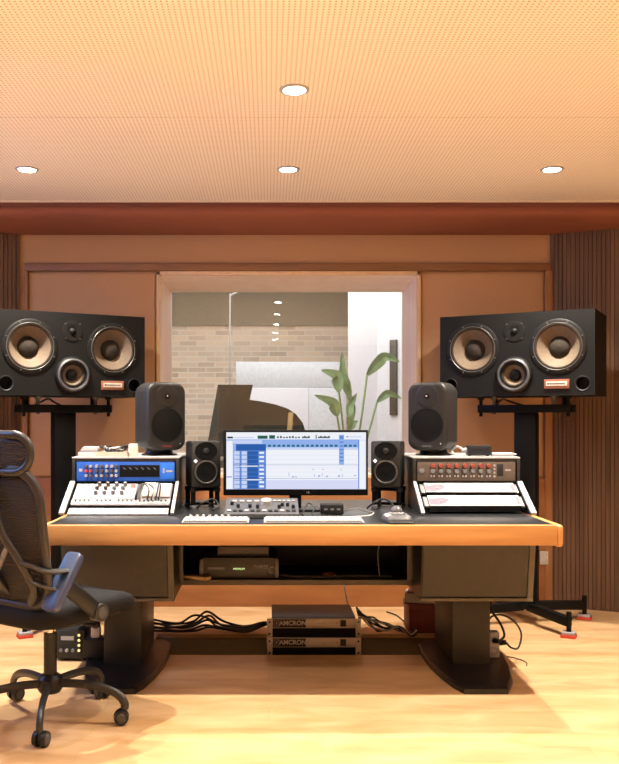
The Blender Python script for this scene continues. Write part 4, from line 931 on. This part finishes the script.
# ------------------------------------------------------------------ big three-way speakers and their stands
def big_speaker(label, side):
    rz = R(-29 * side); inner = (C + 0.005) + side * 0.876
    Wd, Hh, Dd = 0.8725, 0.473, 0.42
    fc = Vector((inner + side * Wd / 2 * math.cos(R(29)), 5.223 - Wd / 2 * math.sin(R(29)), 0))
    n = Vector((math.sin(rz), -math.cos(rz), 0))
    ctr = fc - n * Dd / 2
    z0 = 1.331
    t = thing('main_speaker', label, 'speaker', (ctr.x, ctr.y, z0), rz, 'big three-way speakers on floor stands')
    y0 = -Dd / 2; zc = Hh / 2
    wo = [(-0.24, zc + 0.037, 0.128), (0.24, zc + 0.037, 0.128)]; mi = (0.0, zc - 0.117, 0.072)
    ports = [(-0.372, 0.066, 0.036), (0.372, 0.066, 0.036)]
    cb = MB()
    cb.baffle(-Wd / 2, Wd / 2, 0, Hh, wo + [mi] + ports, y0)
    for (xa_, za, xb_, zb_) in ((-Wd / 2, 0, Wd / 2, 0), (Wd / 2, 0, Wd / 2, Hh), (Wd / 2, Hh, -Wd / 2, Hh), (-Wd / 2, Hh, -Wd / 2, 0)):
        vs = [cb.bm.verts.new(p) for p in ((xa_, y0, za), (xb_, y0, zb_), (xb_, -y0, zb_), (xa_, -y0, za))]; cb.bm.faces.new(vs)
    vs = [cb.bm.verts.new(p) for p in ((-Wd / 2, -y0, 0), (Wd / 2, -y0, 0), (Wd / 2, -y0, Hh), (-Wd / 2, -y0, Hh))]; cb.bm.faces.new(vs)
    cb.build('cabinet', M['spk'], t, smooth=False)
    for x, z, r in wo:
        w = MB().lathe([(r + 0.026, 0.0), (r + 0.026, 0.005), (r + 0.020, 0.008), (r + 0.004, 0.008), (r, 0.002), (r - 0.001, -0.01)], (x, y0, z), 'F', 48).build('woofer', M['conering'], t)
        MB().lathe([(r + 0.006, 0.0075), (r + 0.0035, 0.0100), (r + 0.001, 0.0075)], (x, y0, z), 'F', 48).build('rim', M['rimsteel'], w)
        MB().lathe([(r + 0.001, 0.004), (r - 0.006, 0.007), (r - 0.013, 0.000)], (x, y0, z), 'F', 48).build('surround', M['cap'], w)
        MB().lathe([(r - 0.013, 0.000), (0.085, -0.030), (0.05, -0.062)], (x, y0, z), 'F', 48).build('cone', M['cone'], w)
        MB().lathe([(0.060, -0.054), (0.052, -0.040), (0.03, -0.028), (0, -0.024)], (x, y0, z), 'F', 36).build('dust_cap', M['cap'], w)
        for i in range(8):
            a = 2 * PI * i / 8 + 0.4
            MB().lathe([(0.0045, 0.007), (0.004, 0.011), (0, 0.011)], (x + (r + 0.014) * math.cos(a), y0, z + (r + 0.014) * math.sin(a)), 'F', 8).build('bolt', M['rimsteel'], w)
    x, z, r = mi
    w = MB().lathe([(r + 0.034, 0.0), (r + 0.034, 0.006), (r + 0.020, 0.026), (r + 0.010, 0.030), (r + 0.002, 0.022), (r, 0.0)], (x, y0, z), 'F', 44).build('midrange', M['conering'], t)
    MB().lathe([(r + 0.021, 0.0255), (r + 0.012, 0.0312), (r + 0.006, 0.0285)], (x, y0, z), 'F', 44).build('rim', M['darkgrey'], w)
    MB().lathe([(r + 0.001, 0.010), (r - 0.010, 0.013), (r - 0.016, 0.004)], (x, y0, z), 'F', 44).build('surround', M['cap'], w)
    MB().lathe([(r - 0.016, 0.004), (0.030, -0.030)], (x, y0, z), 'F', 44).build('cone', M['cone'], w)
    MB().lathe([(0.034, -0.028), (0.026, -0.008), (0, 0.002)], (x, y0, z), 'F', 30).build('dust_cap', M['conering'], w)
    w = MB().lathe([(0.060, 0), (0.060, 0.003), (0.056, 0.004), (0.026, 0.003), (0.020, 0.001)], (0, y0, zc + 0.132), 'F', 36).build('tweeter', M['conering'], t)
    MB().lathe([(0.020, 0.001), (0.017, 0.010), (0.009, 0.016), (0, 0.018)], (0, y0, zc + 0.132), 'F', 24).build('dome', M['conering'], w)
    for sx, sz in ((-1, -1), (-1, 1), (1, -1), (1, 1)): MB().lathe([(0.004, 0.003), (0.0035, 0.006), (0, 0.006)], (sx * 0.042, y0, zc + 0.132 + sz * 0.042), 'F', 8).build('screw', M['rimsteel'], w)
    for x, z, r in ports:
        MB().lathe([(r + 0.006, 0.0), (r + 0.004, 0.003), (r, 0.0), (r - 0.002, -0.10), (0, -0.10)], (x, y0, z), 'F', 28).build('port', M['cavity'], t)
    bd = MB().box((0.235, y0 - 0.004, 0.064), (0.136, 0.010, 0.052), bev=0.002).build('badge', M['copper'], t)
    MB().box((0.235, y0 - 0.010, 0.066), (0.112, 0.004, 0.024)).build('badge_face', M['ivory'], bd)
    MB().box((0.239, y0 - 0.0125, 0.066), (0.085, 0.002, 0.006)).box((0.19, y0 - 0.0125, 0.066), (0.010, 0.002, 0.010)).build('badge_mark', M['bronze'], bd)
    # floor stand
    st = thing('floor_stand', label.split(' big')[0] + ' black steel T-shaped stand under the big speaker by the %s rack' % ('right' if side > 0 else 'left'), 'stand', (ctr.x + (0.022 if side > 0 else 0.006), ctr.y, 0), rz, 'black steel floor stands')
    st['label'] = 'black steel floor stand under the big speaker behind the %s rack' % ('right' if side > 0 else 'left')
    MB().span((-0.062, -0.05, 0.085), (0.062, 0.05, 1.25), bev=0.004).build('post', M['blackm'], st)
    MB().span((-0.265, -0.10, 1.238), (0.265, -0.055, 1.283), bev=0.003).span((-0.265, 0.055, 1.238), (0.265, 0.10, 1.283), bev=0.003).span((-0.10, -0.10, 1.243), (0.10, 0.10, 1.275)).build('top_bar', M['blackm'], st)
    for x in (-0.25, -0.17, 0.17, 0.25):
        MB().cyl((x, -0.078, 1.215 if abs(x) > 0.2 else 1.228), (x, -0.078, 1.322), 0.010, n=12).cyl((x, -0.078, 1.315), (x, -0.078, 1.331), 0.018, 0.022, n=14).build('levelling_spike', M['rimsteel'] if abs(x) < 0.2 else M['blackm'], st)
    for x in (-0.2, 0.2): MB().cyl((x, 0.078, 1.26), (x, 0.078, 1.331), 0.012, n=12).build('levelling_spike', M['blackm'], st)
    for sx, sy in ((1, -1), (1, 1), (-1, -1), (-1, 1)):
        a = Vector((sx * 0.02, sy * 0.02, 0.10)); b = Vector((sx * 0.285, sy * 0.25, 0.085))
        lg = MB().beam(a, b, 0.045, 0.05, bev=0.003).build('leg', M['blackm'], st)
        MB().cyl((b.x, b.y, 0.03), (b.x, b.y, 0.14), 0.014, n=14).build('upright', M['blackm'], lg)
        MB().box((b.x, b.y, 0.009), (0.078, 0.07, 0.018), bev=0.002).build('red_pad', M['red'], lg)
        MB().box((b.x, b.y, 0.025), (0.070, 0.062, 0.014), bev=0.002).build('pale_pad', M['offwhite'], lg)
    cu = MB().tube([Vector((0.0, 0.02, 1.28)), Vector((-0.06, -0.03, 1.300)), Vector((-0.10, -0.06, 1.318)), Vector((-0.14, -0.03, 1.295)), Vector((-0.15, 0.03, 1.288))], 0.006, smooth=6, n=8).build('speaker_lead', M['cable'])
    cu.location = (ctr.x, ctr.y, 0); cu.rotation_euler = (0, 0, rz); tag(cu, 'short black lead between the %s big speaker and its stand' % ('right' if side > 0 else 'left'), 'cable', 'speaker leads')
big_speaker('big black three-way speaker with tan cones on the left, cut by the frame', -1)
big_speaker('big black three-way speaker with tan cones on the right, before the dark slats', 1)

# ------------------------------------------------------------------ office chair
PH = -35.0
ch = thing('office_chair', 'black mesh-back swivel office chair with flipped-up armrests left of the desk', 'chair', (-0.875, 3.52, 0), R(PH))
MB().lathe([(0, 0.11), (0.040, 0.11), (0.050, 0.125), (0.050, 0.165), (0.036, 0.18), (0, 0.18)], n=28).build('hub', M['chair'], ch)
for k in range(5):
    a = R(-83 - PH + 72 * k); c, s = math.cos(a), math.sin(a); rr = 0.312
    lg = MB().tube([(c * 0.03, s * 0.03, 0.145), (c * 0.12, s * 0.12, 0.148), (c * 0.21, s * 0.21, 0.140), (c * 0.28, s * 0.28, 0.118), (c * rr, s * rr, 0.085), (c * rr, s * rr, 0.062)], 0.017, n=12, smooth=6, ry=0.013, up=(-s, c, 0)).build('leg', M['chairlt'], ch)
    ca = a + R(70 + 40 * k)
    u = Vector((math.cos(ca), math.sin(ca), 0)); v = Vector((-u.y, u.x, 0)); cc = Vector((c * rr, s * rr, 0.03)) + v * 0.012
    w = MB()
    for sd in (-1, 1): w.cyl(cc + u * sd * 0.008, cc + u * sd * 0.026, 0.030, 0.027, n=24)
    w.cyl(cc - u * 0.008, cc + u * 0.008, 0.012, n=12); w.cyl((c * rr, s * rr, 0.03), (c * rr, s * rr, 0.075), 0.010, n=12)
    w.build('caster', M['chair'], lg)
    for sd in (-1, 1): MB().cyl(cc + u * sd * 0.0255, cc + u * sd * 0.028, 0.019, 0.017, n=20).build('caster_cap', M['darkgrey'], lg)
MB().cyl((0, 0, 0.175), (0, 0, 0.345), 0.026, n=24).build('column_sleeve', M['chair'], ch)
MB().cyl((0, 0, 0.345), (0, 0, 0.41), 0.015, n=20).build('gas_lift', M['steel'], ch)
MB().box((0, -0.02, 0.412), (0.16, 0.24, 0.035), bev=0.008).cyl((0.05, 0.02, 0.40), (0.22, 0.04, 0.395), 0.007, n=10).build('tilt_mechanism', M['chair'], ch)
# seat cushion with waterfall front
rings = []
for z, k in ((0.425, 0.80), (0.430, 0.94), (0.448, 1.0), (0.478, 1.0), (0.496, 0.955), (0.505, 0.85), (0.507, 0.5)):
    rings.append([(x * k, y * k + 0.02, z - 0.030 * max(0, (y * k - 0.10) / 0.16) ** 2 + 0.008 * (abs(x * k) / 0.26) ** 2 - 0.012 * max(0, -y * k / 0.26)) for x, y in rrect(0.52, 0.53, 0.12, 8)])
MB().loft(rings).build('seat', M['seat'], ch, angle=60)
MB().loft([[(x * k, y * k + 0.015, z) for x, y in rrect(0.50, 0.48, 0.11, 8)] for z, k in ((0.408, 0.72), (0.414, 0.86), (0.432, 0.93))]).build('seat_pan', M['chair'], ch, angle=60)
# backrest: bowed frame, netting, brace
def bk(x, z):                                   # point of the backrest surface in chair coordinates
    q = (z - 0.50) / 0.5
    return Vector((x, -0.215 - 0.075 * q - 0.03 * math.sin(PI * min(1, max(0, q))) + 0.30 * x * x * 1.4, z))
outl = []
for x, z in rrect(0.50, 0.52, 0.12, 8, 0, 0.755): outl.append(bk(x * (0.93 + 0.10 * math.sin(PI * (z - 0.5) / 0.5 * 0.9)), z))
bf = MB().tube(outl, 0.021, closed=True, n=12, up=(0, 1, 0.1), ry=0.014).build('back_frame', M['chairlt'], ch)
nm = MB(); grid = []
for i in range(15):
    z = 0.51 + 0.485 * i / 14; row = []
    hw_ = 0.238 * (0.93 + 0.10 * math.sin(PI * (z - 0.5) / 0.5 * 0.9))
    if z < 0.60: hw_ *= 1 - 0.25 * ((0.60 - z) / 0.10) ** 2
    if z > 0.91: hw_ *= 1 - 0.32 * ((z - 0.91) / 0.09) ** 2
    for j in range(13): row.append(bk(hw_ * (j / 6 - 1), z) + Vector((0, 0.004, 0)))
    grid.append(row)
fr_, bk_ = [[nm.bm.verts.new(p) for p in r_] for r_ in grid], None
for i in range(14):
    for j in range(12): nm.bm.faces.new((fr_[i][j], fr_[i][j + 1], fr_[i + 1][j + 1], fr_[i + 1][j]))
nmo = nm.build('back_netting', M['net'], ch)
so = nmo.modifiers.new('thick', 'SOLIDIFY'); so.thickness = 0.002
off = Vector((0, -0.022, 0))
for s in (-1, 1):
    MB().tube([bk(s * 0.012, 0.985) + off, bk(s * 0.05, 0.90) + off * 1.2, bk(s * 0.10, 0.78) + off * 1.3, bk(s * 0.165, 0.68) + off * 1.2, bk(s * 0.195, 0.58) + off, bk(s * 0.16, 0.52) + off], 0.017, smooth=6, n=12, ry=0.011, up=(0, 1, 0)).build('brace', M['chairlt'], ch)
    MB().tube([bk(s * 0.165, 0.675) + off, bk(s * 0.215, 0.668) + off, bk(s * 0.262, 0.650) + off * 0.5, Vector((s * 0.285, -0.13, 0.640))], 0.020, smooth=5, n=10, ry=0.011, up=(0, 0.3, 1)).build('side_strut', M['chairlt'], ch)
    MB().tube([bk(s * 0.175, 0.615) + off, bk(s * 0.225, 0.598) + off, Vector((s * 0.272, -0.20, 0.575))], 0.014, smooth=5, n=10, ry=0.009, up=(0, 0.3, 1)).build('side_strut', M['chairlt'], ch)
    MB().tube([bk(0, 0.60) + off * 1.6, bk(s * 0.06, 0.66) + off * 1.4, bk(s * 0.11, 0.73) + off * 1.2], 0.010, smooth=5, n=10).build('lumbar_arm', M['grey'], ch)
MB().beam(bk(0, 0.63) + off * 1.4, Vector((0, -0.10, 0.405)), 0.07, 0.022, bev=0.006, up=(0, 1, 0)).build('spine', M['chair'], ch)
# headrest
hc = bk(0, 1.0); hd = []
for x, z in rrect(0.42, 0.138, 0.067, 8): hd.append(Vector((x, hc.y - 0.02 + 0.8 * x * x, 1.073 + z + 0.04 * (x * x) )))
hr = MB().tube(hd, 0.016, closed=True, n=12, up=(0, 1, 0), ry=0.014).build('headrest', M['chairlt'], ch)
nn_ = MB(); g = []
for i in range(7):
    z = -0.057 + 0.114 * i / 6; hwid = 0.21 - 0.067 + math.sqrt(max(0, 0.067 ** 2 - z * z)) - 0.006
    g.append([nn_.bm.verts.new((hwid * (j / 7 - 1), hc.y - 0.018 + 0.8 * (hwid * (j / 7 - 1)) ** 2, 1.073 + z)) for j in range(15)])
for i in range(6):
    for j in range(14): nn_.bm.faces.new((g[i][j], g[i][j + 1], g[i + 1][j + 1], g[i + 1][j]))
no_ = nn_.build('headrest_netting', M['net'], hr); sm = no_.modifiers.new('thick', 'SOLIDIFY'); sm.thickness = 0.002
MB().tube([bk(0, 0.93) + off, bk(0, 1.0) + off * 1.3, (0, hc.y - 0.05, 1.06), (0, hc.y - 0.03, 1.09)], 0.016, smooth=5, n=12, ry=0.010, up=(0, 1, 0)).build('headrest_stem', M['chairlt'], ch)
# armrests, flipped up
for s in (-1, 1):
    pv = Vector((s * 0.272, 0.0, 0.462))
    ar = MB().tube([pv, pv + Vector((s * 0.004, -0.06, 0.045)), pv + Vector((s * 0.004, -0.12, 0.092)), pv + Vector((s * 0.002, -0.165, 0.125))], 0.032, n=14, smooth=5, ry=0.016, up=(s, 0, 0)).build('armrest', M['chair'], ch)
    MB().cyl(pv - Vector((s * 0.018, 0, 0)), pv + Vector((s * 0.022, 0, 0)), 0.034, n=32).build('pivot', M['chairlt'], ar)
    MB().cyl(pv + Vector((s * 0.020, 0, 0)), pv + Vector((s * 0.025, 0, 0)), 0.022, 0.020, n=28).build('pivot_cap', M['darkgrey'], ar)
    MB().beam(pv - Vector((s * 0.02, 0.0, 0.0)), Vector((s * 0.12, -0.02, 0.415)), 0.05, 0.016, bev=0.004).build('arm_bracket', M['chair'], ar)
    p0, p1 = Vector((s * 0.272, -0.112, 0.700)), Vector((s * 0.272, -0.243, 0.508)); ax = (p1 - p0).normalized(); nz = Vector((0, ax.z, -ax.y)); 
    if nz.z < 0: nz = -nz
    mt = Matrix((Vector((1, 0, 0)), ax, Vector((1, 0, 0)).cross(ax))).transposed().to_4x4(); mt.translation = (p0 + p1) / 2
    pad = MB()
    L_ = (p1 - p0).length
    rg = [[mt @ Vector((x * k, y * k, z)) for x, y in rrect(0.078, L_, 0.018, 6)] for z, k in ((-0.016, 0.90), (-0.012, 1.0), (0.008, 1.0), (0.015, 0.93))]
    pad.loft(rg).build('arm_pad', M['padtop'], ar, angle=50)

# ------------------------------------------------------------------ camera, world, view
cam = bpy.data.cameras.new('camera'); cam.lens = F / 764 * 36; cam.sensor_width = 36; cam.sensor_fit = 'AUTO'
cam.shift_x = (309.5 - VX) / 764; cam.shift_y = (VY - 382) / 764; cam.clip_start = 0.02
co = bpy.data.objects.new('camera', cam); COL.objects.link(co); co.location = (0, 0, H); co.rotation_euler = (PI / 2, 0, 0)
S = bpy.context.scene; S.camera = co
wd = bpy.data.worlds.new('world'); S.world = wd; wd.use_nodes = True
wd.node_tree.nodes['Background'].inputs[0].default_value = (0.55, 0.7, 1.0, 1); wd.node_tree.nodes['Background'].inputs[1].default_value = 0.6
S.view_settings.view_transform = 'Standard'; S.view_settings.look = 'None'; S.view_settings.gamma = 1.0; S.view_settings.use_curve_mapping = False
S.view_settings.exposure = 0.70
S.cycles.use_denoising = True
S.cycles.max_bounces = 8; S.cycles.diffuse_bounces = 5; S.cycles.transparent_max_bounces = 16
S.cycles.sample_clamp_indirect = 6.0
